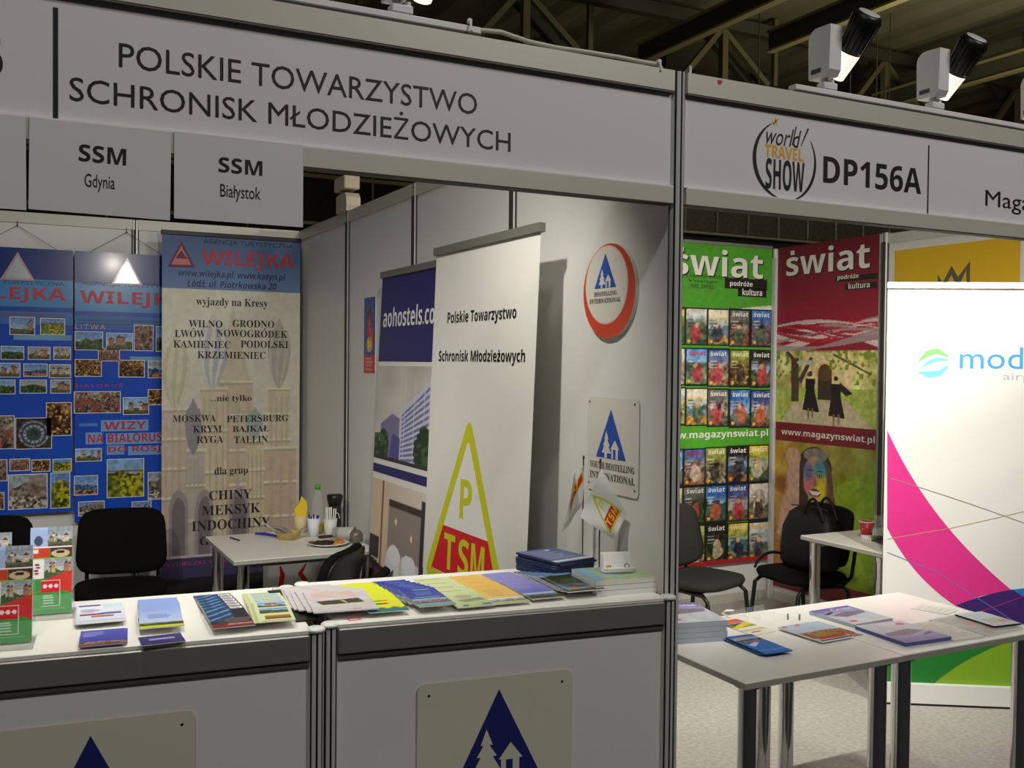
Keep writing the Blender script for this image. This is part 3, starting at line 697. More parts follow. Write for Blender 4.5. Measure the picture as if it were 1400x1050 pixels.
c.poly([(.42, .45), (.98, .02), (1, .02), (1, 1), (.42, .95)], (205, 205, 225)); c.poly([(.9, .09), (1, .0), (1, .9), (.9, .9)], (70, 72, 190))
for k in range(11):
    a = k/11; c.poly([(.43, .50+.045*k), (.88, .15+.072*k), (.88, .185+.072*k), (.43, .525+.045*k)], (120, 122, 165))
for k in range(6): c.rect(.47+.07*k, .1, .475+.07*k, .95, (215, 215, 232))
c.poly([(.1, .62), (.28, .5), (.40, .54), (.40, 1), (.1, 1)], (128, 122, 160)); c.poly([(.3, .7), (.42, .74), (.42, 1), (.25, 1)], (86, 84, 150))
rng = np.random.default_rng(8); g = vn(150, 120, 5, rng)
for cx, cy, rx, ry in ((.78, .82, .16, .24), (.95, .72, .12, .25), (.16, .86, .09, .2), (.04, .9, .07, .18)): c.mask((((c.u-cx)/rx)**2+((c.t-cy)/ry)**2 < .6+.7*g), (44, 62, 40)); c.mask((((c.u-cx)/rx)**2+((c.t-cy)/ry)**2 < .6+.7*g) & (g > .6), (74, 96, 56))
c.rect(0, .96, 1, 1, (60, 56, 60)); mb.canvas(c.a, f, -Y1, p0, -Y0, p1, CLOTHP, .001)
q1 = b0-.03; q0 = .36
c = CV(110, 120); c.grad((214, 190, 170), (226, 214, 206), vert=False); c.rect(.0, .0, .3, .6, (222, 196, 168)); c.rect(.18, 0, .21, .62, (120, 90, 75)); c.rect(.3, .1, .78, .42, (150, 138, 132)); c.rect(.3, .1, .78, .14, (70, 55, 52)); c.ell(.42, .22, .016, .02, (255, 226, 150)); c.ell(.66, .28, .016, .02, (255, 226, 150))
c.rect(.78, .05, .84, .6, (62, 56, 66)); c.poly([(0, .5), (.35, .55), (.2, 1), (0, 1)], (125, 78, 62)); c.rect(.0, .35, .16, .48, (46, 40, 44)); c.poly([(.3, .42), (.5, .40), (.52, 1), (.06, 1)], (228, 228, 236)); c.poly([(.54, .40), (.74, .44), (.96, 1), (.54, 1)], (222, 222, 232)); c.ell(.41, .42, .1, .06, (240, 240, 246)); c.ell(.64, .44, .1, .06, (238, 238, 244))
DK = (58, 46, 60)
for x0, x1, y0, y1 in ((.08, .11, .5, .95), (.27, .30, .5, .95), (.56, .59, .62, 1), (.78, .81, .66, 1)): c.rect(x0, y0, x1, y1, DK)
c.poly([(0, .48), (.3, .53), (.3, .57), (0, .52)], DK); c.poly([(.05, .74), (1, .92), (1, .97), (.05, .79)], DK); c.poly([(.55, .6), (.82, .66), (.82, .70), (.55, .64)], DK); c.poly([(.8, .4), (.84, .4), (1, .8), (1, .9)], DK)
mb.canvas(c.a, f, -Y1, q0, -Y0, q1, CLOTHP, .001); mb.rect(-Y1, .09, -Y0, q0, f, INDIGO)
mb.build('printed_sheet', t); stand_parts(t, f, Y0, Y1, 2.07)

# ------------------------------------------------------------------ signs on the partition
f = FX(-.0035)
mb = MB(); c = CV(40, 120); c.grad((60, 80, 150), (70, 90, 160)); c.ell(.55, .22, .2, .1, (90, 60, 60)); c.poly([(.5, .2), (.75, .45), (.9, .62), (.35, .6), (.3, .45)], (205, 60, 45)); c.ell(.5, .62, .25, .1, (225, 180, 60)); c.speck(.5, 4, 6); c.rect(0, .76, 1, 1, (206, 52, 56)); c.lines(.15, .78, .9, .97, 4, (240, 225, 220), 3)
z0, z1 = 1.612, 2.006; mb.bx((-.005, 2.545, z0), (-.0031, 2.722, z1), WPAPER); mb.canvas(c.a, FX(-.0054), -2.722, z0, -2.545, z1, PRINT); mb.build('small_poster', label='small narrow red and blue poster on the partition behind the aohostels banner', cat='poster')
def hostel_mark(mb, f, cx, z0, W, H, ink, ground, d=.0008):
    """blue triangle with a fir tree and a hut left out of it"""
    T = lambda pts: [(cx+a*W, z0+b*H) for a, b in pts]
    mb.poly(T([(-.5, 0), (.5, 0), (0, 1)]), f, ink, d)
    mb.poly(T([(-.20, 0), (-.12, 0), (-.12, .1), (.02, .1), (-.07, .25), (-.02, .25), (-.11, .38), (-.07, .38), (-.145, .56), (-.17, .5), (-.215, .38), (-.18, .38), (-.26, .25), (-.215, .25), (-.295, .1), (-.20, .1)]), f, ground, d+.0005)
    mb.poly(T([(.03, 0), (.09, 0), (.09, .19), (.17, .19), (.17, 0), (.25, 0), (.25, .2), (.29, .2), (.145, .385), (.0, .2), (.03, .2)]), f, ground, d+.0005)
ORA = M('orange_red_enamel', (206, 66, 34), .3, coat=.4); SIGNW = M('sign_enamel', (222, 218, 208), .35, coat=.3)
mb = MB(); cy, cz = .322, 1.903; E = lambda ca, cb, ra, rb, n=48: [(ca+ra*math.cos(2*PI*k/n), cb+rb*math.sin(2*PI*k/n)) for k in range(n)]
mb.prism(E(-cy, cz, .150, .149), f, 0, .014, ORA, SIGNW); mb.poly(E(-cy-.012, cz+.020, .124, .124), f, M('thin_pale_line', (236, 190, 170), .4), .0146); mb.poly(E(-cy-.012, cz+.020, .120, .120), f, SIGNW, .0152)
fs = FX(-.019); hostel_mark(mb, fs, -.338, 1.914, .125, .108, BLUEI, SIGNW)
mb.text(MBOLD('HOSTELLING'), (-.403, 1.889, -.270, 1.903), fs, BLACKT); mb.text(MBOLD('INTERNATIONAL'), (-.428, 1.867, -.247, 1.882), fs, BLACKT)
mb.build('round_sign', label='round white sign with orange-red rim reading HOSTELLING INTERNATIONAL', cat='sign')
def rrect(x0, y0, x1, y1, r, n=6):
    out = []
    for cx, cy, a0 in ((x1-r, y0+r, -PI/2), (x1-r, y1-r, 0), (x0+r, y1-r, PI/2), (x0+r, y0+r, PI)):
        for k in range(n+1): a = a0+PI/2*k/n; out.append((cx+r*math.cos(a), cy+r*math.sin(a)))
    return out
mb = MB(); mb.prism(rrect(-.455, 1.268, -.158, 1.568, .018), f, 0, .004, SIGNW, EDGE); fs = FX(-.0078)
hostel_mark(mb, fs, -.312, 1.377, .172, .155, BLUEI, SIGNW)
mb.text(MBOLD('YOUTH HOSTELLING'), (-.436, 1.341, -.178, 1.362), fs, BLACKT); mb.text(MBOLD('INTERNATIONAL'), (-.434, 1.307, -.176, 1.329), fs, BLACKT)
for a, b in ((-.44, 1.552), (-.18, 1.553), (-.44, 1.29), (-.175, 1.29)): mb.poly(E(a, b, .004, .004, 10), fs, SEAM)
mb.build('square_sign', label='square white sign reading YOUTH HOSTELLING INTERNATIONAL on the partition', cat='sign')

# ------------------------------------------------------------------ magazine banners in the right stand
RB = random.Random(4)
def cover(w, h, seed):
    r = random.Random(seed); pals = [((60, 110, 190), (215, 150, 90)), ((215, 215, 205), (120, 150, 170)), ((40, 80, 170), (150, 70, 60)), ((170, 180, 70), (90, 80, 40)), ((235, 225, 200), (200, 180, 60)), ((225, 215, 200), (180, 170, 160)), ((25, 25, 30), (70, 40, 35)), ((120, 120, 115), (60, 60, 55)), ((90, 150, 215), (225, 225, 220)), ((225, 190, 40), (30, 110, 70)), ((60, 120, 200), (40, 80, 140))]
    a, b = pals[seed % len(pals)]; c = CV(w, h); c.grad(a, b); g = vn(c.h, c.w, 4, np.random.default_rng(seed)); f = vn(c.h, c.w, 7, np.random.default_rng(seed+50))
    q = picture(r.choice(['land', 'castle', 'crowd', 'sea', 'park', 'rock', 'interior', 'trees', 'town']), c.w, c.h, seed*3+1); kk = np.clip((c.t-.22)*4, 0, 1)[..., None]*.75; c.a = c.a*(1-kk)+q*kk
    m = (((c.u-.45-.15*r.random())/.26)**2+((c.t-.7)/.26)**2 < .55+.9*f); c.a[m] = c.a[m]*.25+np.array(r.choice([(60, 45, 40), (200, 90, 50), (225, 205, 180), (70, 90, 60), (190, 60, 70), (45, 50, 70)]))*.75
    c.ell(.4+.2*r.random(), .46, .11, .07, r.choice([(215, 165, 130), (60, 46, 40), (225, 190, 150)]), .9); c.a += ((g-.5)*70)[..., None]
    for k in range(3): c.rect(.06, .3+.09*k, .3+.15*r.random(), .325+.09*k, (240, 240, 235) if sum(a) < 450 else (40, 40, 40), .6)
    c.ell(.14, .92, .08, .05, (240, 180, 50)); return np.clip(c.a, 0, 255)
GREENB = (78, 158, 42)
WHITEP = M('white_print', (234, 230, 220), .5)
t = thing('hanging_banner', 'green hanging banner with rows of magazine covers', 'banner', (2.7, 3.17, .28))
off = Matrix.Translation((-2.7, -3.17, -.28)); f = FY(3.172); X0, X1, Z0, Z1 = 2.21, 3.176, .28, 2.505
c = CV(170, 440, GREENB); c.speck(.12, 60, 3)
def px2(x, y): q = at(x, y, 'Y', 3.17); return ((q.x-X0)/(X1-X0), (Z1-q.z)/(Z1-Z0))
RR = random.Random(7); t0_ = px2(1000, 420)[1]
for k in range(9):
    yc = t0_+.034-.05*np.clip(c.u-.25, 0, 1)*(.75+.5*RR.random())+.004*np.sin(c.u*5+k)+.004*k*(1-c.u); c.mask(abs(c.t-yc) < .0028+.002*RR.random(), (226, 226, 206) if k % 3 else (160, 190, 130), .85)
a, b = px2(940, 427), px2(1060, 470); c.rect(0, a[1], 1, a[1]+.012, (190, 60, 50), .8); c.rect(.0, a[1]+.03, 1, a[1]+.045, (170, 60, 50), .5)
rows = [(424, 472), (479, 527), (534, 582), (612, 658), (664, 710), (717, 764)]; cols = [(939, 966), (969, 995), (999, 1024), (1028, 1053)]
TX = []
for i, (ya, yb) in enumerate(rows):
    for j in range(-2, 4):
        x0, x1 = cols[j] if j >= 0 else (cols[0][0]+30*j, cols[0][1]+30*j)
        if i >= 3: x0 -= 3; x1 -= 3
        ym = lambda v: v+(x0-990)*(.03 if i < 3 else -.06)
        u0, t0 = px2(x0, ym(ya)); u1, t1 = px2(x1, ym(yb)); c.rect(u0-.012, t0-.005, u1+.012, t1+.005, (24, 30, 20))
        w, h = (u1-u0)*170, (t1-t0)*440; c.paste(cover(round(w), round(h), i*7+j*3+12), u0, t0)
        if u0 > .02: TX.append((u0, t0, u1, t1, (i, j)))
u, tt = px2(935, 768); c.rect(0, tt+.004, 1, tt+.02, (170, 40, 50)); c.rect(0, tt+.02, 1, 1, (120, 150, 90)); c.speck(.1, 4, 2)
mb = MB(); mb.bx((X0, 3.1735, Z0), (X1, 3.1765, Z1), WPAPER); mb.canvas(c.a, f, X0, Z0, X1, Z1, CLOTHP, .0005)
SHDW = M('black_drop_print', (20, 24, 16), .5)
def swiat(mb, f, box, mat, sh=True, d=.001):
    x0, y0, x1, y1 = box; q = (x1-x0)*.012
    if sh: mb.text('świat', (x0+q, y0-q, x1+q, y1-q), f, SHDW, st='sb', d=d)
    mb.text('świat', box, f, mat, st='sb', d=d+.0006)
b = bbox(f, 'Y', 3.17, 921, 1043, 376, 380, 38); swiat(mb, f, b, WHITEP)
for x0, x1, ya, yb, s, a0, a1 in ((991, 1049, 383, 394, 'podróże', 998, 1029), (1009, 1048, 396, 405, 'kultura', 1015, 1042)):
    p, q = at(x0, yb, 'Y', 3.17), at(x1, ya, 'Y', 3.17); mb.rect(p.x, p.z, q.x, q.z, f, BLACKT, .001); lettering(mb, s, f, 'Y', 3.17, a0, a1, yb-1, yb-.5, 9, WHITEP, st='sb', d=.0016)
for k in range(3): lettering(mb, ('x. KART. NEW YORK', 'Voyage', 'mm. awnes')[k], f, 'Y', 3.17, 938+3*k, 988-6*k, 381+7*k, 380+7*k, 5.5, SHDW, shear=.2, d=.0008)
lettering(mb, SBOLD('www.magazynswiat.pl'), f, 'Y', 3.17, 903, 1050, 602, 600, 13, WHITEP)
for u0, t0, u1, t1, (i, j) in TX:
    A = lambda u, v: (X0+u*(X1-X0), Z1-v*(Z1-Z0)); p = A(u0+(u1-u0)*.1, t0+(t1-t0)*.17); q = A(u1-(u1-u0)*.06, t0+(t1-t0)*.03); mb.text('świat', (p[0], p[1], q[0], q[1]), f, M('cover_red', (200, 40, 40), .5) if (i, j) in ((1, 0), (3, 0)) else M('cover_yellow', (235, 190, 40), .5) if (i, j) == (5, 3) else WHITEP, st='sb', d=.0012)
o = mb.build('printed_sheet', t); o.matrix_parent_inverse = off
mb = MB(); mb.bx((X0, 3.166, Z1-.006), (X1, 3.18, Z1+.014), ALUD); o = mb.build('top_bar', t); o.matrix_parent_inverse = off

t = thing('hanging_banner', 'dark red hanging banner with two walking figures and a smiling painted face', 'banner', (3.21, 2.7, .1))
off = Matrix.Translation((-3.21, -2.7, -.1)); f = FX(3.206); Y0, Y1, Z0, Z1 = 2.222, 3.142, .1, 2.505
c = CV(190, 480, (150, 28, 52)); c.grad((112, 22, 42), (160, 28, 56), 0, 0, 1, .22); U = lambda y: (Y1-y)/(Y1-Y0); V = lambda z: (Z1-z)/(Z1-Z0)
RR = random.Random(11)
for k in range(22):
    col = [(150, 24, 48), (226, 214, 212), (186, 26, 48), (176, 160, 160), (240, 232, 230), (200, 30, 52)][k % 6]
    yc = .262+.022*RR.uniform(-1, 1)+.022*np.sin(c.u*(2.5+2.5*RR.random())+RR.random()*6.3); hw = (.0015+.008*RR.random())*(.3+abs(np.sin(c.u*3+RR.random()*6)))
    c.mask(abs(c.t-yc) < hw, col, .85)
def pf(x, y): q = at(x, y, 'X', 3.206); return (U(q.y), V(q.z))
ta, tb_ = .305, V(1.19)+.004
ua, va = pf(1065, 576); ub, vb = pf(1203, 590); va = vb = (va+vb)/2; uc, vc = pf(1130, 606)
# upper picture: two walking figures, trees, lit doorway
h = int((va-ta)*480); p = CV(190, h); g = vn(h, 190, 14, np.random.default_rng(2)); g2 = vn(h, 190, 5, np.random.default_rng(5))
p.grad((214, 206, 130), (196, 190, 100)); p.a += ((g-.5)*120)[..., None]; p.mask((g2 > .62) & (p.t < .45), (130, 150, 60)); p.rect(.28, .02, .78, .62, (240, 214, 160), .8); p.mask((p.t > .5), (166, 186, 80), .8); p.mask((p.t > .5) & (g2 > .6), (190, 205, 90))
p.poly([(.2, .7), (.72, .66), (.98, 1), (.05, 1)], (206, 190, 156)); p.rect(.44, .3, .58, .66, (62, 48, 40)); p.ell(.51, .3, .07, .12, (62, 48, 40)); p.ell(.51, .28, .09, .13, (205, 130, 60), .25)
p.poly([(.16, .1), (.24, .1), (.25, .7), (.17, .7)], (84, 66, 50)); p.poly([(.24, .4), (.36, .08), (.39, .1), (.27, .46)], (84, 66, 50)); p.poly([(.2, .18), (.1, .02), (.13, .0), (.23, .14)], (84, 66, 50)); p.poly([(.6, .04), (.95, .3), (.94, .32), (.58, .06)], (96, 80, 50)); p.ell(.32, .16, .1, .03, (200, 196, 176))
p.mask((g2 > .55) & (p.t < .25) & (p.u > .55), (130, 150, 40))
for cx, top, w in ((.365, .28, .075), (.62, .34, .07)):
    p.ell(cx, top+.03, .02, .035, (40, 26, 22)); p.poly([(cx-.05, top+.1), (cx+.05, top+.1), (cx+.045, top+.3), (cx-.045, top+.3)], (30, 22, 22)); p.poly([(cx-.045, top+.26), (cx+.045, top+.26), (cx+w+.02, top+.55), (cx-w, top+.53)], (34, 26, 26)); p.rect(cx-.025, top+.5, cx-.008, top+.66, (150, 110, 80)); p.rect(cx+.02, top+.5, cx+.036, top+.64, (150, 110, 80))
p.poly([(.66, .42), (.78, .56), (.72, .6), (.64, .5)], (34, 26, 26)); p.ell(.36, .325, .028, .03, (92, 70, 50)); p.speck(.2, 4, 8); c.paste(np.clip(p.a, 0, 255), 0, ta)
c.rect(0, va-.002, 1, vc+.006, (128, 26, 46))
# lower picture: smiling face dusted with coloured powder
v0 = vc+.006; h = 480-int(v0*480); p = CV(190, h); g = vn(h, 190, 20, np.random.default_rng(12)); p.grad((196, 150, 60), (120, 150, 30), vert=False); p.a += ((g-.5)*70)[..., None]; p.ell(.85, .5, .35, .3, (150, 190, 40), .6); p.ell(.55, .0, .5, .18, (170, 150, 90), .5)
HR = (74, 54, 46)
def soft(cx, cy, rx, ry, col, k=1.):
    w_ = np.clip(1.6*(1-np.sqrt(((p.u-cx)/rx)**2+((p.t-cy)/ry)**2)), 0, 1)[..., None]*k; p.a = p.a*(1-w_)+np.array(col, float)*w_
p.poly([(.16, .44), (.4, .40), (.6, .5), (.64, .78), (.5, 1), (.1, 1), (.06, .72)], (190, 140, 116)); soft(.36, .56, .22, .1, (206, 176, 60), .8); soft(.40, .70, .24, .14, (186, 140, 170), .8)
p.ell(.42, .17, .175, .15, HR); p.poly([(.27, .12), (.37, .08), (.36, .44), (.27, .44), (.25, .26)], HR); p.poly([(.5, .08), (.585, .15), (.63, .36), (.66, .52), (.57, .55), (.5, .40)], (96, 70, 56)); p.mask((np.sin(p.u*190+p.t*20) > .4) & (p.u > .5) & (p.u < .66) & (((p.u-.57)/.09)**2+((p.t-.36)/.2)**2 < 1), (150, 116, 90), .5); p.ell(.43, .075, .12, .045, (160, 150, 146), .8)
p.ell(.425, .225, .115, .145, (206, 150, 120)); p.poly([(.325, .26), (.53, .26), (.48, .37), (.44, .395), (.40, .385)], (206, 150, 120))
soft(.48, .16, .09, .08, (64, 150, 176), .9); soft(.36, .19, .07, .09, (96, 104, 176), .8); soft(.36, .28, .06, .06, (214, 110, 130), .8); soft(.49, .30, .08, .13, (226, 206, 40), 1.); soft(.43, .37, .07, .05, (206, 186, 50), .9)
for ex in (.375, .475): p.ell(ex, .206, .028, .011, (62, 44, 46)); p.ell(ex-.012, .206, .007, .006, (186, 180, 176)); p.ell(ex+.013, .206, .007, .006, (186, 180, 176)); p.poly([(ex-.045, .182), (ex, .168), (ex+.04, .178), (ex, .178)], (52, 38, 36))
p.poly([(.418, .21), (.436, .21), (.452, .27), (.43, .28), (.408, .272)], (176, 122, 84)); p.ell(.43, .320, .058, .027, (96, 34, 36)); p.poly([(.37, .308), (.49, .308), (.47, .328), (.43, .334), (.39, .328)], (244, 238, 230)); p.ell(.43, .340, .044, .009, (196, 90, 96))
p.poly([(.18, .08), (.27, .12), (.27, .68), (.16, .90), (.02, .66), (.1, .35)], (214, 172, 150)); p.ell(.2, .1, .08, .06, (206, 160, 136)); soft(.08, .3, .08, .08, (150, 84, 40), .8); p.poly([(.0, .62), (.12, .66), (.16, 1), (0, 1)], (186, 126, 70)); p.rect(0, .88, 1, 1, (120, 40, 50)); p.speck(.2, 5, 9)
c.paste(np.clip(p.a, 0, 255), 0, v0)
mb = MB(); mb.bx((3.2065, Y0, Z0), (3.2105, Y1, Z1), WPAPER); mb.canvas(c.a, f, -Y1, Z0, -Y0, Z1, CLOTHP, .0006)
b = bbox(f, 'X', 3.205, 1075, 1189, 376, 368, 34); swiat(mb, f, b, WHITEP)
for x0, x1, ya, yb, s, a0, a1 in ((1142, 1200, 376, 386, 'podróże', 1145, 1174), (1155, 1199, 388, 397, 'kultura', 1160, 1189)):
    p_, q_ = at(x0, yb, 'X', 3.205), at(x1, ya-3, 'X', 3.205); mb.rect(-p_.y, p_.z, -q_.y, q_.z, f, BLACKT, .0012); lettering(mb, s, f, 'X', 3.205, a0, a1, yb-2, yb-4, 8, WHITEP, st='sb', d=.0018)
lettering(mb, SBOLD('www.magazynswiat.pl'), f, 'X', 3.205, 1068, 1196, 597.5, 607.5, 11, WHITEP, d=.0012)
o = mb.build('printed_sheet', t); o.matrix_parent_inverse = off

# yellow poster with a crown on the side wall, white margin round it
mb = MB(); f = FX(3.2205); mb.prism([(-2.16, .2), (-1.20, .2), (-1.20, 2.438), (-2.16, 2.438)], f, -.001, .0005, M('poster_margin', (224, 220, 214), .5)); mb.rect(-2.115, .25, -1.255, 2.39, f, M('yellow_print', (222, 178, 24), .5), .0012)
CRN = M('crown_grey', (92, 86, 66), .5); cx, cz = -1.69, 2.23
mb.poly([(cx-.1, cz-.13), (cx-.1, cz-.01), (cx-.065, cz-.06), (cx-.005, cz+.035), (cx+.04, cz-.035), (cx+.12, cz+.05), (cx+.12, cz-.13), (cx+.1, cz-.13), (cx+.095, cz), (cx+.04, cz-.10), (cx-.005, cz-.02), (cx-.065, cz-.11), (cx-.085, cz-.075), (cx-.085, cz-.13)], f, CRN, .002)
mb.build('yellow_poster', label='yellow poster with a grey crown, half hidden behind the white airport banner', cat='poster')

# ------------------------------------------------------------------ white airport roll-up
BD = np.array((.362, -.231)); BD /= np.hypot(*BD); bl = np.array((2.349, 1.124))-BD*.188
f = FR((bl[0], bl[1], 0), (BD[0], BD[1], 0), (0, 0, 1))
t = thing('rollup_banner', 'bright white roll-up banner reading modlin airport with pink and green swooshes', 'banner')
BW = M('airport_white', (236, 234, 230), .5); mb = MB(); mb.prism([(0, .1), (1.0, .1), (1.0, 2.06), (0, 2.06)], f, -.0008, 0, BW)
def Q(x, y):
    d = np.array(_R @ Vector((x-700, 525-y, -1366))); c = np.array(CAMP); tt = ((f.o-c) @ f.n)/(d @ f.n); q = c+d*tt-f.o; return (float(q @ f.u), float(q @ f.v))
def curve(p0, p1, p2, n=20): return [tuple((1-s)**2*np.array(p0)+2*s*(1-s)*np.array(p1)+s*s*np.array(p2)) for s in np.linspace(0, 1, n)]
PK = M('swoosh_pink', (226, 52, 142), .5); PU = M('swoosh_purple', (66, 36, 112), .5); BL = M('swoosh_blue', (36, 128, 206), .5); GR = M('swoosh_green', (26, 120, 40), .5); LG = M('swoosh_lime', (128, 170, 32), .5)
up = curve(Q(1213, 588), Q(1268, 712), Q(1382, 806)); lo_ = curve(Q(1213, 722), Q(1248, 790), Q(1306, 828))
mid = [Q(1382, 806), Q(1340, 815), Q(1306, 828)]
mb.add([f.p(a, b, .0008) for a, b in lo_+[mid[1]]+up[::-1]], [tuple(range(len(lo_)+1+len(up)))], PK)
pu = [Q(1306, 828)]+curve(Q(1306, 828), Q(1345, 812), Q(1384, 806), 6)[1:]+[Q(1400, 816), Q(1490, 860), Q(1490, 900), Q(1400, 853)]+curve(Q(1395, 851), Q(1350, 845), Q(1306, 828), 6)[:-1]
mb.add([f.p(a, b, .0010) for a, b in pu[::-1]], [tuple(range(len(pu)))], PU)
bu = [Q(1384, 806), Q(1440, 800), Q(1490, 806), Q(1490, 860), Q(1400, 818)]; mb.add([f.p(a, b, .0009) for a, b in bu[::-1]], [tuple(range(5))], BL)
z = lambda x, y: Q(x, y)
gr = [(0.02, .105), z(1257, 938), z(1275, 938), z(1310, 910), z(1350, 888), z(1400, 872), z(1400, 868), z(1330, 880), z(1257, 900), (0.02, .42)]
gr = [(0, .105), (.225, .105)]+curve(z(1272, 939), z(1320, 895), z(1395, 872))+[z(1340, 862), z(1300, 858), (0, .52)]; mb.poly(gr, f, GR, .0008)
lm = curve(z(1272, 939), z(1320, 895), z(1395, 872))+[(1.0, .36), (1.0, .105)]; lm = lm[::-1]; mb.poly([(a, max(b, .105)) for a, b in lm], f, LG, .0014)
bb = [z(1300, 858), z(1340, 862), z(1392, 872), (1.0, .45), (1.0, .5), z(1360, 850), z(1300, 840)]; mb.poly(bb, f, BL, .0009)
THN = M('thin_grey_line', (150, 150, 128), .5); THB = M('thin_blue_line', (110, 120, 200), .5)
mb.stroke([Q(1213, 652), Q(1300, 680), Q(1350, 697), Q(1420, 722), Q(1470, 745)], .003, f, THN, .0015); mb.stroke([Q(1213, 737), Q(1300, 722), Q(1380, 704), Q(1490, 676)], .003, f, M('thin_olive_line', (190, 170, 90), .5), .0015); mb.stroke([Q(1213, 755), Q(1280, 782), Q(1340, 820), Q(1400, 858)], .003, f, THB, .0015); mb.stroke([Q(1335, 838), Q(1400, 815), Q(1480, 790)], .004, f, M('thin_magenta_line', (170, 40, 130), .5), .0016)
LB = M('logo_blue', (72, 160, 220), .5); LG1 = M('logo_green', (130, 214, 120), .5); LC = M('logo_cyan', (120, 214, 226), .5)
mb.stroke([Q(1256, 494), Q(1268, 483), Q(1282, 480), Q(1297, 488)], [.006, .03, .03, .004], f, LG1, .001); mb.stroke([Q(1259, 503), Q(1272, 494), Q(1284, 491), Q(1297, 492)], [.004, .02, .02, .006], f, LC, .0012); mb.stroke([Q(1256, 509), Q(1270, 512), Q(1285, 510), Q(1296, 500)], [.006, .035, .03, .008], f, LC, .001)
a = Q(1312, 504); mb.text('modlin', (a[0], a[1], a[0]+.46, Q(1312, 474)[1]), f, LB); a = Q(1371, 523); mb.text('airport', (a[0], a[1], a[0]+.25, Q(1371, 510)[1]), f, M('logo_grey', (176, 188, 202), .5))
mb.build('printed_sheet', t)
mb = MB(); mb.prism([(-.005, 2.06), (1.005, 2.06), (1.005, 2.09), (-.005, 2.09)], f, -.012, .014, M('top_bar_white', (235, 235, 232), .35, .2)); mb.build('top_bar', t)
mb = MB(); mb.prism([(-.01, .012), (1.01, .012), (1.01, .105), (-.01, .105)], f, -.045, .035, M('base_white', (236, 236, 232), .3)); mb.prism([(-.01, .0), (1.01, .0), (1.01, .012), (-.01, .012)], f, -.045, .03, BLACKP); mb.build('base_cassette', t)
mb = MB(); mb.tube([f.p(.5, .1, -.03), f.p(.5, 2.07, -.012)], .009, ALU, 8); mb.build('support_pole', t)

# ------------------------------------------------------------------ display counters
def plane_pt(fr, px, py):
    d = np.array(_R @ Vector((px-700, 525-py, -1366))); c = np.array(CAMP); t = ((fr.o-c) @ fr.n)/(d @ fr.n); q = c+d*t-fr.o; return (float(q @ fr.u), float(q @ fr.v))
HC = 1.02
CFR = {}
def counter(label, pl, pr, D=.47):
    L = math.hypot(pr[0]-pl[0], pr[1]-pl[1]); rz = math.atan2(pr[1]-pl[1], pr[0]-pl[0])
    t = thing('display_counter', label, 'counter', (pl[0], pl[1], 0), rz, 'white display counters at the front of the left stand')
    def put(mb, nm, lab=None, par=None): return mb.build(nm, par or t, lab)
    for x, y in ((0, 0), (L, 0), (0, D), (L, D)):
        o = upright('post', x, y, 0, HC-.004, .0195, True, capr=.023); o.parent = t
    mb = MB(); mb.bx((.018, -.003, .06), (L-.018, .003, HC-.09), WHITE); put(mb, 'front_panel')
    for x in (0, L): mb = MB(); mb.bx((x-.003, .018, .06), (x+.003, D-.018, HC-.07), WHITE); put(mb, 'side_panel')
    for y in (0, D):
        mb = MB(); mb.bx((.018, y-.017, HC-.076), (L-.018, y+.017, HC-.012), ALUD, .003); mb.bx((.018, y-.010, HC-.090), (L-.018, y+.010, HC-.076), M('dark_joint', (78, 77, 70), .6)); put(mb, 'rail')
        mb = MB(); mb.bx((.018, y-.016, .0), (L-.018, y+.016, .06), ALUD, .003); put(mb, 'foot_rail')
    mb = MB(); mb.bx((.012, -.012, HC-.012), (L-.012, D+.012, HC), TABLEW, .002); put(mb, 'counter_top')
    return FR((pl[0], pl[1], 0), (math.cos(rz), math.sin(rz), 0), (0, 0, 1))
FRR = counter('white display counter at right, beside the full-height corner post', (-.982, .080), (-.034, -.034))
FRL = counter('white display counter at left, holding the clear leaflet stands', (-2.03, .153), (-1.026, .052))
def counter_sign(fr, tl, tr, apex, h, label, holes):
    f = FR(fr.o-fr.n*0, fr.u, fr.v); a, b = plane_pt(f, *tl), plane_pt(f, *tr); ap = plane_pt(f, *apex); zt = (a[1]+b[1])/2
    mb = MB(); mb.prism(rrect(a[0], zt-h, b[0], zt, .02), f, .0035, .0075, M('cream_enamel', (214, 211, 192), .45), EDGE)
    fs = FR(f.o+f.n*.0078, f.u, f.v); W = .235; hostel_mark(mb, fs, ap[0], ap[1]-.235, W, .235, M('dark_navy_enamel', (34, 42, 108), .4), MATS['cream_enamel'])
    for x, z in ((a[0]+.03, zt-.03), (b[0]-.03, zt-.03)): mb.poly(E(x, z, .0035, .0035, 10), fs, BLACKT)
    mb.text('HOSTELLING', (ap[0]-.13, ap[1]-.275, ap[0]+.13, ap[1]-.252), fs, BLACKT, st='mb'); mb.text('INTERNATIONAL', (ap[0]-.15, ap[1]-.315, ap[0]+.15, ap[1]-.292), fs, BLACKT, st='mb')
    mb.build('hostel_sign', label=label, cat='sign', group='hostel signs on the counter fronts')
counter_sign(FRR, (570, 938), (781, 912), (681, 941), .42, 'cream sign with navy fir and hut triangle on the right counter', 1)
counter_sign(FRL, (-30, 1002), (267, 970), (124, 1004), .42, 'cream sign with navy triangle on the left counter, cut by the corner', 1)

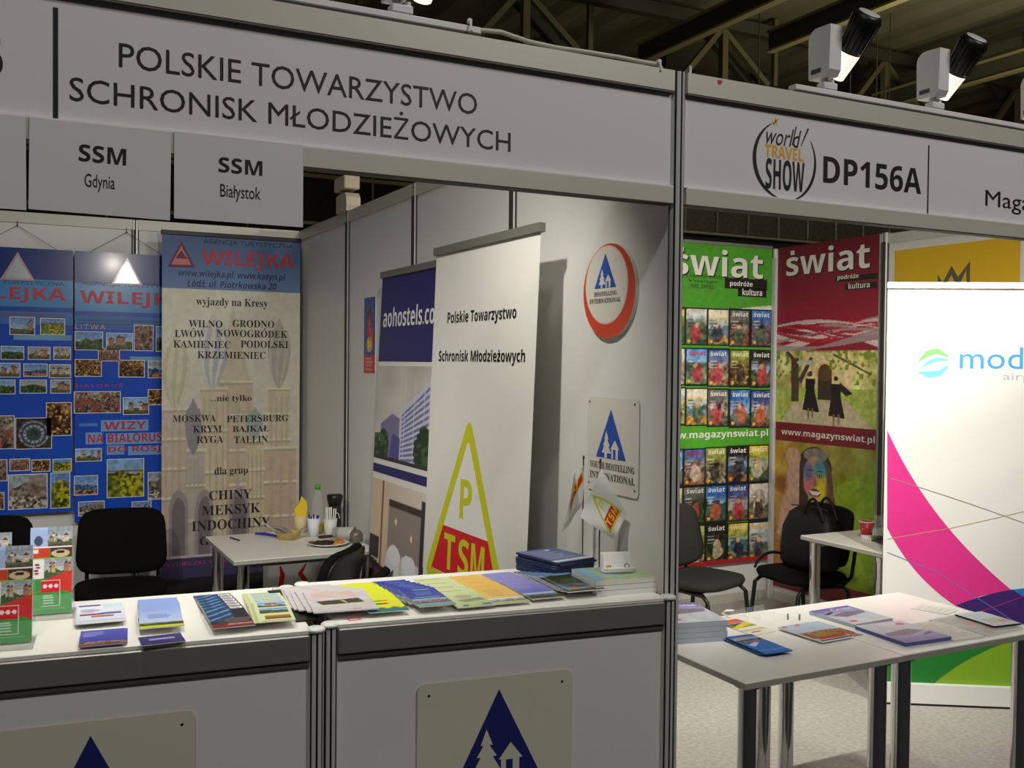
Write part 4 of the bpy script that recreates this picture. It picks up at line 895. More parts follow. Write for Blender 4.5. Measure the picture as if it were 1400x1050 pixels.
# ------------------------------------------------------------------ tables and chairs
def make_table(label, x0, y0, x1, y1, h=.74, group=None, tap=True):
    t = thing('square_table', label, 'table', ((x0+x1)/2, (y0+y1)/2, 0), 0, group)
    w, d = (x1-x0)/2, (y1-y0)/2
    mb = MB(); mb.bx((-w, -d, h-.022), (w, d, h), TABLEW, .002); mb.bx((-w-.0006, -d-.0006, h-.020), (w+.0006, d+.0006, h-.003), EDGE); mb.build('table_top', t)
    mb = MB(); mb.bx((-w+.06, -d+.075, h-.05), (w-.06, -d+.095, h-.022), ALUD); mb.bx((-w+.06, d-.095, h-.05), (w-.06, d-.075, h-.022), ALUD); mb.build('frame', t)
    for sx in (-1, 1):
        for sy in (-1, 1):
            x, y = sx*(w-.055), sy*(d-.055)
            mb = MB(); mb.tube([(x, y, .012), (x, y, h-.03)], .029, CHROME, 28); mb.lathe([(0, h-.022), (.042, h-.022), (.042, h-.03), (.03, h-.034)], ALUD, (x, y, 0)); l = mb.build('leg', t)
            mb = MB(); mb.lathe([(0, .0), (.03, .0), (.031, .012), (0, .014)], BLACKP, (x, y, 0)); mb.build('foot', l)
    return t
make_table('white table with chrome legs at left in the front of the right stand', .235, -.055, .888, .60, group='white tables at the front of the right stand')
make_table('white table with chrome legs at right, before the airport banner', .892, -.052, 1.60, .60, group='white tables at the front of the right stand')
make_table('white table with chrome legs by the tall cream banner, set with snacks', -.752, 2.36, -.05, 3.08)
make_table('small white table with red cup in the back of the right stand', 2.205, 1.24, 2.86, 1.815)

def pad(mb, fr, w, h, th, mat, e=4.5, curve=0., n=40, taper=0.):
    """upholstered pad: a superellipse slab with rounded rim, optionally dished; fr.n is its front"""
    rings = [(0.0, 0), (.5, 0), (.86, .0), (.96, .12), (1.0, .5), (.96, .88), (.86, 1.), (.5, 1), (0, 1)]; vs = []; m = len(rings)
    for s, q in rings:
        for k in range(n):
            a = 2*PI*k/n; ca, sa = math.cos(a), math.sin(a); r = (abs(ca)**e+abs(sa)**e)**(-1/e)
            x, y = s*r*ca*w/2, s*r*sa*h/2; x *= 1-taper*(y/h+.5); vs.append(fr.p(x, y, th*q+curve*(x/(w/2))**2))
    F = [(i*n+k, i*n+(k+1) % n, (i+1)*n+(k+1) % n, (i+1)*n+k) for i in range(m-1) for k in range(n)]
    mb.add(vs, F, mat, smooth=True)
def make_chair(label, fabric, loc, face, group):
    """visitor chair; local -Y is the way it faces"""
    rz = math.atan2(face[1], face[0])+PI/2
    t = thing('stacking_chair', label, 'chair', (loc[0], loc[1], 0), rz, group)
    mb = MB(); pad(mb, FR((0, 0, .415), (1, 0, 0), (0, 1, 0)), .475, .43, .055, fabric, 3.6, .0); mb.build('seat', t)
    tilt = math.radians(12); f = FR((0, .205, .665), (1, 0, 0), (0, math.sin(tilt), math.cos(tilt))); f.n = np.array((0, -math.cos(tilt), math.sin(tilt)))
    mb = MB(); pad(mb, f, .48, .36, .045, fabric, 5., .035, taper=.08); mb.build('backrest', t)
    mb = MB(); pad(mb, f, .468, .348, -.012, BLACKP, 5., .035, taper=.08); mb.build('back_shell', t)
    for sx in (-1, 1):
        mb = MB(); mb.tube([(sx*.175, .16, .40), (sx*.185, .215, .45), (sx*.185, .232, .56), (sx*.18, .26, .72)], .011, BLACKM, 10); mb.build('back_support', t)
        mb = MB(); mb.tube([(sx*.19, .0, .405), (sx*.2, -.14, .40), (sx*.208, -.175, .37), (sx*.212, -.22, .0)], .0125, BLACKM, 10); mb.build('leg', t)
        mb = MB(); mb.tube([(sx*.19, .0, .405), (sx*.2, .14, .40), (sx*.208, .17, .37), (sx*.212, .20, .0)], .0125, BLACKM, 10); mb.build('leg', t)
    mb = MB(); mb.tube([(-.19, -.1, .405), (.19, -.1, .405)], .01, BLACKM, 8); mb.tube([(-.19, .1, .405), (.19, .1, .405)], .01, BLACKM, 8); mb.build('frame', t)
    return t
CG = 'black upholstered stacking chairs'
make_chair('black chair facing the counter, in front of the WIZY photo board', BLACKF, (-1.145, 3.36), (-.16, -.98), CG)
make_chair('black chair at the left edge behind the leaflet stands', BLACKF, (-1.80, 3.33), (-.1, -.99), CG)
make_chair('black chair drawn up to the snack table, rounded back before the plate', BLACKF, (-.505, 2.06), (-.78, .62), CG)
make_chair('black chair mostly hidden behind the blue leaflets on the counter', BLACKF, (-.575, 1.49), (-.80, .60), CG)
make_chair('charcoal chair in front of the green magazine banner, beside the corner post', GREYF, (1.86, 2.25), (.35, -.94), CG)
make_chair('black chair holding a black bag in front of the red banner', BLACKF, (2.49, 2.11), (-.97, .1), CG)

# black bag on the chair in front of the red banner
t = thing('black_bag', 'large black holdall propped on a chair before the red banner', 'bag', (2.52, 2.08, .472))
LEATH = M('black_leather', (12, 12, 12), .6, bump=.2, nscale=120, spec=.25)
mb = MB(); vs = []; n = 28; prof = [(0, .0), (.8, 0), (1, .04), (1.02, .12), (.98, .24), (.8, .33), (.5, .365), (0, .37)]
for s, z in prof:
    for k in range(n):
        a = 2*PI*k/n; ca, sa = math.cos(a), math.sin(a); r = (abs(ca)**3+abs(sa)**3)**(-1/3); vs.append((s*r*ca*.085+.02*z/.37, s*r*sa*.205*(1 if z < .3 else .95), z))
mb.add(vs, [(i*n+k, i*n+(k+1) % n, (i+1)*n+(k+1) % n, (i+1)*n+k) for i in range(len(prof)-1) for k in range(n)], LEATH, smooth=True); mb.build('body', t)
for x in (-.045, .06):
    mb = MB(); P = [(x-.015, -.13+.0*i, .30) for i in range(1)]; P = [(x, -.16+.17*i/12, .31+.12*math.sin(PI*i/12)) for i in range(13)]; mb.tube(P, .0085, LEATH, 8); mb.build('handle', t)
mb = MB(); mb.tube([(.0, -.15, .365), (.02, .0, .372), (.0, .15, .365)], .004, BLACKM, 6); mb.build('zip', t)
mb = MB(); mb.tube([(-.24+.30*i/14-.02, .17+.02*math.sin(PI*i/14), .004+.075*math.sin(PI*i/14)**.6) for i in range(15)], .009, LEATH, 8); mb.build('shoulder_strap', t)
# paper carrier with red swooshes by the partition, behind the snack table
t = thing('paper_carrier', 'white paper carrier with red print under the snack table, by the partition', 'bag', (-.19, 3.52, 0))
mb = MB(); mb.bx((-.14, -.06, .012), (.14, .06, .50), WPAPER); f = FY(-.0605)
for pts in ([(-.11, .22), (-.07, .32), (-.055, .42), (-.07, .47)], [(.03, .25), (.07, .30), (.085, .36), (.05, .42), (.085, .47)], [(-.02, .1), (.03, .18), (.06, .12)]): mb.stroke(pts, [.012]+[.03]*(len(pts)-2)+[.008], f, REDI)
mb.build('body', t)
for y in (-.05, .05): mb = MB(); mb.tube([(-.06, y, .49)]+[(-.06+.12*i/8, y, .50+.07*math.sin(PI*i/8)) for i in range(9)]+[(.06, y, .49)], .003, REDI, 6); mb.build('handle', t)

# ------------------------------------------------------------------ printed matter
def leaf(name, w, h, th, img, side=WPAPER, text=None, curl=0.):
    mb = MB(); mb.box((0, 0, th/2), (w, h, th), side); f = FR((0, 0, th+.0002), (1, 0, 0), (0, 1, 0)); mb.canvas(img, f, -w/2, -h/2, w/2, h/2, PRINT)
    for s, b, m, st in text or []: mb.text(s, (-w/2+b[0]*w, h/2-b[3]*h, -w/2+b[2]*w, h/2-b[1]*h), f, m, st=st, d=.0005)
    return mb.build(name)
def fan(proto, cat, group, top, rest, c, ang, total, n, z0, th, h, jit=.0, seed=1, side=0.):
    """n leaflets shingled towards the aisle, the last one on top"""
    r = random.Random(seed); a = math.radians(ang); v = (-math.sin(a), math.cos(a)); u = (math.cos(a), math.sin(a)); ext = max(0, total-h)
    for i in range(n):
        o = proto if i == 0 else proto.copy()
        if i: COL.objects.link(o)
        q = ext/2-ext*(i/(n-1) if n > 1 else .5); sd = side*(i/(n-1)-.5 if n > 1 else 0)
        o.location = (c[0]+v[0]*q+u[0]*sd+r.uniform(-jit, jit), c[1]+v[1]*q+u[1]*sd+r.uniform(-jit, jit)*.5, z0+.0006+i*(th+.0011)); o.rotation_euler = (0, 0, a+r.uniform(-jit, jit)*6)
        tag(o, top if i == n-1 else rest, cat, group)
ZC = HC
def I(w, h, c=(255, 255, 255)): return CV(w, h, c)
# white and lilac leaflets
c = I(44, 84, (226, 226, 236)); c.grad((232, 232, 240), (206, 212, 226)); c.rect(.05, .1, .5, .17, (60, 70, 120)); c.rect(.55, .08, .95, .3, (200, 222, 226)); c.lines(.08, .3, .5, .5, 4, (90, 90, 150), 1); c.rect(.06, .55, .55, .63, (150, 50, 80)); c.rect(.5, .52, .9, .62, (90, 100, 160)); c.rect(.3, .66, .75, .74, (160, 110, 90)); c.rect(.05, .88, .95, .9, (140, 150, 150))
fan(leaf('leaflet', .112, .21, .002, c.a), 'leaflet', 'white and lilac leaflets', 'topmost white and lilac leaflet with small pictures, first pile from the clear stands', 'white and lilac leaflet fanned under the topmost of its pile', (-1.488, .40), -4, .262, 5, ZC, .002, .21, .002, 3)
c = I(40, 50, (72, 76, 170)); c.grad((84, 88, 180), (66, 66, 150)); c.lines(.08, .12, .5, .45, 3, (200, 205, 235), 2); c.a[38:] = picture('crowd', 40, 12, 5)[:12]; c.rect(0, .92, 1, 1, (110, 60, 80))
fan(leaf('leaflet', .098, .135, .002, c.a), 'leaflet', 'small blue violet leaflets', 'topmost small blue-violet leaflet, nearest the counter edge below the lilac pile', 'small blue-violet leaflet lying under the topmost one', (-1.50, .158), -7, .145, 3, ZC, .002, .135, .003, 5)
# pale blue sky leaflets with a green foot
c = I(44, 90); c.grad((136, 160, 220), (196, 206, 236)); c.lines(.2, .38, .85, .58, 3, (90, 110, 170), 3, .6); c.lines(.1, .12, .5, .2, 2, (150, 110, 160), 3, .5); c.a[68:82] = picture('trees', 44, 14, 9, 0)[:14]; c.rect(0, .9, 1, 1, (196, 200, 40)); c.rect(.1, .76, .4, .84, (120, 150, 50), .6)
fan(leaf('leaflet', .1, .21, .002, c.a), 'leaflet', 'sky blue leaflets with green foot', 'topmost sky-blue leaflet with green and yellow foot', 'sky-blue leaflet fanned under the topmost of its pile', (-1.352, .335), -6, .372, 6, ZC, .002, .21, .002, 7)
c = I(40, 30, (54, 46, 110)); c.rect(.22, .35, .8, .52, (190, 190, 220), .7)
tag(leaf('leaflet', .096, .075, .002, c.a), 'small dark violet leaflet below the sky-blue pile', 'leaflet').location = (-1.38, .1, ZC+.0006)
# dark leaflets with white boxes and a maroon foot
c = I(46, 90, (34, 36, 44)); g = vn(90, 46, 6, np.random.default_rng(4)); c.mask((c.u < .62) & (c.t < .72), (38, 62, 96)); c.mask((np.sin((c.u*1.0+c.t*2.2)*14) > .55) & (c.u < .6) & (c.t < .68), (86, 128, 176)); c.rect(.66, .03, .96, .15, (220, 220, 222)); c.rect(.68, .06, .94, .08, (90, 90, 95)); c.rect(.68, .11, .9, .13, (90, 90, 95)); c.mask((c.t > .6) & (c.t < .8) & (g > .45), (86, 76, 66)); c.rect(0, .82, 1, 1, (118, 36, 44)); c.rect(.4, .83, .95, .9, (196, 150, 150), .7); c.speck(.3, 4, 3)
fan(leaf('leaflet', .098, .21, .0022, c.a), 'leaflet', 'dark leaflets with maroon foot', 'topmost dark leaflet with blue streaks and a maroon foot', 'dark leaflet whose white box shows above the topmost one', (-1.204, .292), -3, .43, 6, ZC, .0022, .21, .002, 9)
# pale green leaflets with landscape photographs
c = I(46, 90, (206, 214, 160)); c.rect(.05, .03, .12, .97, (120, 130, 90), .35); c.paste(picture('castle', 32, 22, 14), .22, .06); c.paste(picture('land', 32, 22, 18), .22, .36); c.grad((190, 130, 60), (96, 62, 30), .3, .7, .92, .88); c.lines(.2, .92, .95, .98, 1, (120, 130, 100))
fan(leaf('leaflet', .1, .21, .002, c.a), 'leaflet', 'pale green leaflets with landscape photos', 'topmost pale green leaflet with a sunset photo, beside the two counter posts', 'pale green leaflet fanned under the topmost of its pile', (-1.092, .275), -8, .40, 7, ZC, .002, .21, .0015, 11)
# grey brochures
c = I(70, 100, (196, 190, 194)); c.lines(.1, .08, .85, .36, 5, (210, 150, 110), 5, .65); c.rect(.02, .06, .07, .5, (60, 52, 48), .0); c.poly([(.12, .52), (.8, .46), (.86, .66), (.2, .70)], (62, 56, 46)); c.poly([(.5, .5), (.55, .5), (.6, .66), (.56, .66)], (170, 170, 120)); c.rect(.15, .69, .95, .73, (200, 206, 120), .7); c.rect(.62, .9, .75, .97, (205, 120, 120), .6); c.speck(.1, 9, 4)
pr_ = leaf('brochure', .165, .235, .003, c.a)
fan(pr_, 'brochure', 'grey brochures spread over the counter joint', 'topmost grey brochure with a dark photo, right of the counter posts', 'grey brochure fanned under the topmost one at the counter joint', (-.935, .30), -8, .40, 6, ZC, .003, .235, .004, 13, .06)
c = I(30, 60, (30, 30, 30)); c.speck(.3, 6, 1)
o = tag(leaf('brochure', .07, .36, .004, c.a, BLACKT), 'black folder peeping out under the grey brochures', 'brochure'); o.location = (-1.014, .30, ZC+.0004); o.rotation_euler = (0, 0, math.radians(-2))
c = I(16, 16, (214, 120, 125)); c.rect(.2, .3, .8, .7, (230, 190, 190))
mb = MB(); f = FR((0, 0, .0006), (1, 0, 0), (0, 1, 0)); mb.box((0, 0, .0002), (.034, .03, .0004), WPAPER); mb.canvas(c.a, f, -.017, -.015, .017, .015, PRINT); o = mb.build('red_sticker', label='small pink and red sticker on the counter edge by the post', cat='sticker'); o.location = (-.915, .093, ZC)
# yellow leaflets with a teal foot
c = I(46, 90, (212, 220, 40)); c.rect(.3, .42, .72, .47, (120, 80, 60)); c.rect(.55, .42, .72, .47, (200, 60, 40)); c.rect(.32, .56, .5, .63, (50, 120, 70)); c.rect(.5, .56, .66, .63, (200, 70, 40)); c.mask((abs(c.t-.82) < .02+.02*np.sin(c.u*20)), (120, 80, 70)); c.rect(0, .84, 1, 1, (30, 120, 124))
fan(leaf('leaflet', .106, .21, .002, c.a), 'leaflet', 'bright yellow leaflets', 'topmost bright yellow leaflet with a teal foot', 'bright yellow leaflet fanned under the topmost one', (-.805, .275), -6, .40, 5, ZC, .002, .21, .0015, 15)
# deep blue leaflets
c = I(46, 90, (56, 64, 156)); c.grad((50, 58, 150), (66, 84, 170)); c.rect(.35, .08, .8, .13, (120, 170, 190), .8); c.lines(.3, .22, .8, .42, 3, (120, 150, 200), 6, .6); c.rect(.15, .5, .85, .57, (96, 150, 130), .8); c.rect(0, .6, 1, .68, (130, 170, 200)); c.a[60:74] = picture('crowd', 46, 14, 25)[:14]; c.rect(0, .84, 1, .93, (110, 160, 180)); c.rect(0, .93, 1, 1, (120, 150, 100))
fan(leaf('leaflet', .1, .21, .002, c.a), 'leaflet', 'deep blue leaflets', 'topmost deep blue leaflet with a crowd photo', 'deep blue leaflet fanned under the topmost one', (-.692, .262), -6, .41, 7, ZC, .002, .21, .002, 17, .03)
# pale green map leaflets
c = I(50, 90, (186, 204, 150)); c.grad((204, 212, 160), (168, 190, 130)); c.lines(.1, .08, .7, .14, 1, (110, 120, 90), 2, .6); c.ell(.5, .45, .22, .09, (150, 130, 140), .5); c.poly([(.2, .62), (.9, .55), (.95, .68), (.4, .74)], (120, 124, 110), .8); c.rect(.2, .88, .34, .95, (60, 70, 130)); c.rect(.7, .84, .95, .95, (80, 90, 150), .8)
fan(leaf('leaflet', .108, .21, .002, c.a), 'leaflet', 'pale green map leaflets', 'topmost pale green leaflet with a building sketch, in the middle of the right counter', 'pale green leaflet with its edge showing under the topmost one', (-.575, .245), -5, .41, 4, ZC, .002, .21, .0015, 19)
# orange leaflets
c = I(46, 90, (224, 180, 90)); c.grad((222, 176, 84), (230, 196, 110)); c.lines(.2, .2, .85, .62, 7, (190, 130, 70), 8, .5); c.rect(0, .7, 1, .76, (226, 226, 214)); c.a[68:80] = picture('town', 46, 12, 33)[:12]; c.rect(0, .9, 1, 1, (160, 190, 120))
fan(leaf('leaflet', .102, .21, .002, c.a), 'leaflet', 'orange leaflets', 'topmost orange leaflet with a strip of photo at its foot', 'orange leaflet fanned under the topmost one', (-.468, .240), -5, .40, 4, ZC, .0015, .21, .0015, 21)
# violet-blue leaflets
c = I(46, 90, (136, 134, 200)); c.grad((140, 138, 200), (84, 92, 180)); c.lines(.15, .25, .8, .4, 2, (170, 170, 220), 4, .4); c.rect(0, .66, 1, .74, (180, 186, 200)); c.a[68:84] = picture('land', 46, 16, 43)[:16]*.7; c.rect(0, .93, 1, 1, (130, 110, 80))
fan(leaf('leaflet', .098, .21, .002, c.a), 'leaflet', 'violet blue leaflets', 'topmost violet-blue leaflet with a dark photo at its foot', 'violet-blue leaflet fanned under the topmost one', (-.362, .238), -4, .39, 4, ZC, .002, .21, .0015, 23)
# dark green magazines
c = I(50, 100, (78, 92, 70)); c.a[:60] = picture('trees', 50, 60, 53)*.75; c.a[60:] = picture('town', 50, 40, 54)*.62; c.rect(.1, .05, .18, .95, (180, 190, 150), .35); c.rect(.45, .5, .75, .6, (40, 40, 36)); c.rect(.15, .82, .95, .88, (180, 184, 176), .6); c.rect(.45, .72, .7, .8, (40, 40, 38), .8)
fan(leaf('magazine', .118, .23, .003, c.a), 'magazine', 'dark green magazines', 'topmost dark green magazine with photos, left of the square books', 'dark green magazine fanned under the topmost one', (-.248, .225), -4, .385, 6, ZC, .003, .23, .002, 25)
# stack of navy booklets near the partition
c = I(60, 70, (84, 96, 140)); c.lines(.12, .1, .9, .75, 8, (190, 196, 210), 7, .6); c.rect(0, .85, 1, .95, (200, 202, 206)); c.ell(.7, .15, .06, .04, (220, 225, 235))
fan(leaf('booklet', .148, .205, .006, c.a, M('navy_page_edge', (34, 44, 84), .6)), 'booklet', 'navy booklets in a tall stack', 'topmost navy booklet of the tall stack by the partition', 'navy booklet in the tall stack by the partition, under the topmost', (-.168, .372), 10, .212, 8, ZC, .006, .205, .005, 27)
# square books with a green and blue cover
c = I(70, 70, (160, 180, 130)); c.grad((90, 150, 200), (170, 184, 140), 0, 0, .35, 1, vert=False); c.grad((140, 176, 160), (176, 188, 130), .35, 0, 1, 1, vert=False); c.ell(.7, .45, .2, .14, (130, 124, 90), .7); c.ell(.6, .6, .16, .08, (110, 100, 76), .5); c.rect(.15, .93, .7, 1, (190, 196, 60)); c.speck(.12, 6, 3)
ps = leaf('square_book', .19, .175, .0135, c.a, WPAPER)
fan(ps, 'book', 'square books beside the corner post', 'topmost square book with a green and blue cover, beside the corner post', 'square book under the topmost, its page edges facing the post', (-.117, .120), -7, .175, 3, ZC, .0135, .175, .001, 29)
SPN = M('blue_to_lime_spine', (60, 140, 190), .5)
# white business card stand on the square books
zt = ZC+.0006+3*.0146+.0002
t = thing('card_holder', 'small white card holder standing on the square books', 'card holder', (-.100, .128, zt), math.radians(-14))
mb = MB(); mb.bx((-.047, -.022, 0), (.047, .024, .004), LAMPW, .001); mb.bx((-.047, -.022, .0), (.047, -.018, .014), LAMPW, .001); fh = FR((0, -.014, .004), (1, 0, 0), (0, .34, .94)); mb.prism([(-.047, 0), (.047, 0), (.047, .058), (-.047, .058)], fh, -.012, -.009, LAMPW); mb.build('stand', t)
mb = MB(); mb.prism([(-.043, .002), (.043, .002), (.043, .053), (-.043, .053)], fh, -.0085, -.002, WPAPER); mb.rect(-.036, .012, -.02, .018, fh, M('gold_print', (200, 150, 40), .5), -.0015); mb.poly(E(.028, .014, .008, .008, 16), fh, BLACKT, -.0015); mb.poly(E(.028, .014, .0055, .0055, 16), fh, WPAPER, -.001); mb.build('card_stack', t)

# clear leaflet stands with red and green brochures
def town_leaf():
    c = CV(60, 130, (50, 150, 60)); c.paste(picture('sea', 26, 26, 3), 0, 0); c.rect(0, 0, .42, .2, (170, 190, 230)); c.ell(.2, .13, .1, .06, (70, 80, 110)); c.paste(picture('town', 34, 26, 61), .44, .0); c.rect(0, .2, 1, .215, (240, 240, 240)); c.rect(0, .215, .46, .33, (205, 70, 48)); c.rect(.05, .23, .2, .28, (240, 230, 225)); c.rect(.48, .215, 1, .33, (76, 52, 40)); c.ell(.72, .285, .22, .045, (206, 186, 150)); c.ell(.72, .27, .1, .018, (50, 36, 30)); c.rect(0, .33, 1, .345, (150, 180, 60)); c.rect(0, .345, .34, .58, (236, 234, 232)); c.paste(picture('town', 40, 28, 77), .34, .345); c.poly([(.34, .5), (.6, .52), (.8, .58), (.34, .58)], (70, 100, 60))
    for k in range(4): c.ell(.17+.03*math.sin(k*2), .41+.035*k, .06, .013, (200, 60, 60) if k % 2 else (60, 60, 80))
    c.poly([(0, .56), (.3, .6), (1, .49), (1, .76), (.75, .72), (0, .74)], (210, 56, 52)); c.poly([(0, .56), (.3, .61), (.28, .72), (0, .74)], (44, 150, 66)); c.poly([(.75, .72), (1, .77), (1, .72)], (210, 56, 52))
    c.rect(.26, .6, .72, .91, (230, 200, 190)); c.rect(.275, .605, .705, .745, (206, 40, 52)); c.rect(.275, .745, .705, .903, (48, 152, 70))
    for x in (.36, .49, .62): c.ell(x, .67, .05, .022, (236, 220, 215))
    c.lines(.32, .77, .62, .88, 4, (200, 225, 200), 3, .8); c.rect(.15, .93, .85, .94, (150, 200, 150), .6); return c.a
TL = town_leaf()
def leaflet_stand(x, y, rz, lab, nb, labs):
    t = thing('leaflet_stand', lab, 'leaflet stand', (x, y, ZC), rz, 'clear leaflet stands')
    mb = MB(); mb.bx((-.056, -.055, 0), (.056, .07, .003), ACRYL); mb.build('base', t)
    fb = FR((0, .0, .003), (1, 0, 0), (0, .17, .985))
    mb = MB(); mb.prism([(-.054, 0), (.054, 0), (.054, .17), (-.054, .17)], fb, -.026, -.0235, ACRYL); mb.build('back_plate', t)
    mb = MB(); mb.prism([(-.054, 0), (.054, 0), (.054, .05), (-.054, .05)], fb, .004, .006, ACRYL); mb.build('front_lip', t)
    for s in (-1, 1): mb = MB(); mb.prism([(s*.054-.001, 0), (s*.054+.001, 0), (s*.054+.001, .06), (s*.054-.001, .06)], fb, -.0235, .004, ACRYL); mb.build('side_wall', t)
    for k in range(nb):
        f2 = FR((0, 0, .004), (1, 0, 0), (0, .17, .985)); m = MB(); d = -.002-.0055*k; up = .0+.004*k
        m.prism([(-.049, up), (.049, up), (.049, .212+up), (-.049, .212+up)], f2, d-.003, d, WPAPER); m.canvas(TL, f2, -.049, up, .049, .212+up, PRINT, d+.0003)
        o = m.build('town_leaflet'); o.location = (x, y, ZC); o.rotation_euler = (0, 0, rz); tag(o, labs[0] if k == 0 else labs[1], 'leaflet', 'red and green town leaflets')
leaflet_stand(-1.700, .205, -.10, 'clear leaflet stand nearest the counter edge, at the left of the photo', 3, ('red and green town leaflet in front in the nearest clear stand', 'red and green town leaflet behind the front one in the nearest stand'))
leaflet_stand(-1.601, .455, -.09, 'clear leaflet stand at the back of the counter before the black chair', 3, ('red and green town leaflet in front in the farther clear stand', 'red and green town leaflet behind the front one in the farther stand'))
leaflet_stand(-1.742, .44, -.09, 'clear leaflet stand mostly hidden behind the nearest one', 2, ('red and green town leaflet topping out over the nearest stand', 'red and green town leaflet hidden at the back, left edge'))

# two small table flags on the right counter
class Patch:
    def __init__(s, tl, tr, bl, br, wave=.006):
        s.c = [np.array(q, float) for q in (tl, tr, bl, br)]; s.n = np.cross(s.c[1]-s.c[0], s.c[0]-s.c[2]); s.n /= np.linalg.norm(s.n); s.wv = wave
    def p(s, a, b, d=0.):
        tl, tr, bl, br = s.c; return (bl*(1-a)+br*a)*(1-b)+(tl*(1-a)+tr*a)*b+s.n*(d+s.wv*math.sin(a*6+b*3))
def flag_cloth():
    c = CV(64, 64, (236, 236, 232)); c.poly([(.10, .86), (.90, .86), (.5, .06)], (206, 206, 40)); c.poly([(.17, .81), (.83, .81), (.5, .17)], (236, 236, 232)); c.poly([(.18, .81), (.82, .81), (.70, .58), (.30, .58)], (212, 34, 42))
    Y = (226, 210, 50)
    for q in ((.45, .3, .485, .52), (.485, .3, .55, .33), (.485, .38, .55, .41), (.53, .31, .56, .40), (.27, .62, .40, .65), (.32, .62, .355, .78), (.45, .62, .56, .65), (.45, .62, .48, .70), (.45, .685, .56, .715), (.53, .70, .56, .78), (.45, .755, .56, .785), (.61, .62, .64, .78), (.72, .62, .75, .78)): c.rect(*q, Y)
    c.poly([(.64, .62), (.68, .72), (.72, .62), (.72, .67), (.68, .77), (.64, .67)], Y); return c.a
FC = flag_cloth()
c = CV(64, 64, (236, 236, 232)); Y_ = (214, 206, 50); c.poly([(.12, .52), (.80, .06), (.96, .34), (.26, .82)], Y_); c.poly([(.20, .54), (.77, .14), (.88, .33), (.29, .74)], (212, 34, 42)); c.rect(0, .84, 1, 1, (206, 206, 204))  # bottom band greyed: shade of the fold put into the cloth colour
for q in (((.44, .56), (.49, .54), (.44, .32), (.40, .35)), ((.40, .35), (.44, .32), (.57, .42), (.55, .45)), ((.55, .45), (.57, .42), (.58, .22), (.62, .20)), ((.62, .47), (.67, .45), (.62, .20), (.57, .23))): c.poly(list(q), (236, 222, 80))
FC1 = c.a
def flag(label, px, y, ptop, corners, FC):
    b = at(px, 700, 'Y', y); top = at(*ptop, 'Y', y); t = thing('table_flag', label, 'flag', (b.x, y, ZC), 0, 'small table flags')
    off = lambda q: (q[0]-b.x, q[1]-y, q[2]-ZC)
    mb = MB(); mb.lathe([(0, 0), (.026, 0), (.028, .006), (.022, .012), (.006, .018), (0, .018)], M('pale_wood', (190, 165, 125), .5), n=24); mb.build('base', t)
    h = top.z-ZC; mb = MB(); mb.tube([(0, 0, .016), (0, 0, h)], .0022, M('dark_flag_pole', (70, 60, 50), .4), 8); mb.lathe([(0, h+.008), (.003, h+.006), (.004, h), (.002, h-.006)], MATS['dark_flag_pole'], n=10); mb.build('pole', t)
    P = [off(at(x, yy, 'Y', d)) for x, yy, d in corners]; mb = MB(); pt = Patch(*P)
    h_, w_ = FC.shape[:2]; V = [pt.p(j/(w_-1), 1-i/(h_-1)) for i in range(h_) for j in range(w_)]; ix = np.arange(h_*w_).reshape(h_, w_); F = np.stack([ix[1:, :-1], ix[1:, 1:], ix[:-1, 1:], ix[:-1, :-1]], -1).reshape(-1, 4).tolist()
    mb.add(V, F, CLOTHP, lin(FC).reshape(-1, 3), smooth=True); mb.build('cloth', t)
flag('small white table flag at left, draped so only an M shows', 797, .375, (797, 626), [(784, 652, .362), (797, 635, .374), (767, 728, .35), (796, 694, .372)], FC1)
flag('small white table flag at right, spread open with a yellow triangle', 820, .264, (820.5, 630), [(793, 707, .262), (821.5, 640, .246), (838, 737, .222), (858, 704, .198)], FC)

# ------------------------------------------------------------------ on the front tables of the right stand
ZT = .74
def magcover(sky, hull, w=60, h=70, red=True):
    c = CV(w, h, (190, 188, 206)); c.grad((96, 80, 160), (190, 192, 210), 0, 0, 1, .5); c.grad((188, 190, 208), (206, 208, 214), 0, .5, 1, 1); c.poly([(.1, .42), (.55, .3), (.95, .36), (.9, .5), (.3, .58)], (120, 112, 126)); c.poly([(.05, .3), (.3, .22), (.32, .28), (.1, .36)], (60, 54, 66))
    if red: c.ell(.2, .82, .09, .05, (206, 90, 96))
    c.speck(.12, 6, 6); return c.a
MC = magcover(0, 0); CT = [('Cruise', (.42, .07, .92, .2), WPAPER, None)]
pm = leaf('thick_magazine', .205, .262, .0165, MC, M('grey_page_edge', (176, 184, 196), .7), CT)
fan(pm, 'magazine', 'thick magazines stacked by the post', 'topmost purple-covered magazine of the thick stack by the corner post', 'thick magazine in the stack by the corner post, under the topmost', (.405, .475), -12, .262, 4, ZT, .0165, .262, .003, 31)
pa = leaf('thick_magazine', .20, .215, .012, MC, MATS['grey_page_edge'], CT)
def single(o, x, y, z, ang, label, cat, group=None): o.location = (x, y, z); o.rotation_euler = (0, 0, math.radians(ang)); tag(o, label, cat, group); return o
single(pa, 1.093, .372, ZT+.0006, 2, 'purple-covered thick magazine, the farther of two lying mid-table', 'magazine')
pb = leaf('thick_magazine', .208, .235, .012, magcover(0, 0)[::-1][:, ::-1].copy(), M('violet_spine', (86, 88, 150), .6)); single(pb, 1.085, .125, ZT+.0006, -3, 'purple-grey thick magazine, the nearer of two lying mid-table', 'magazine')
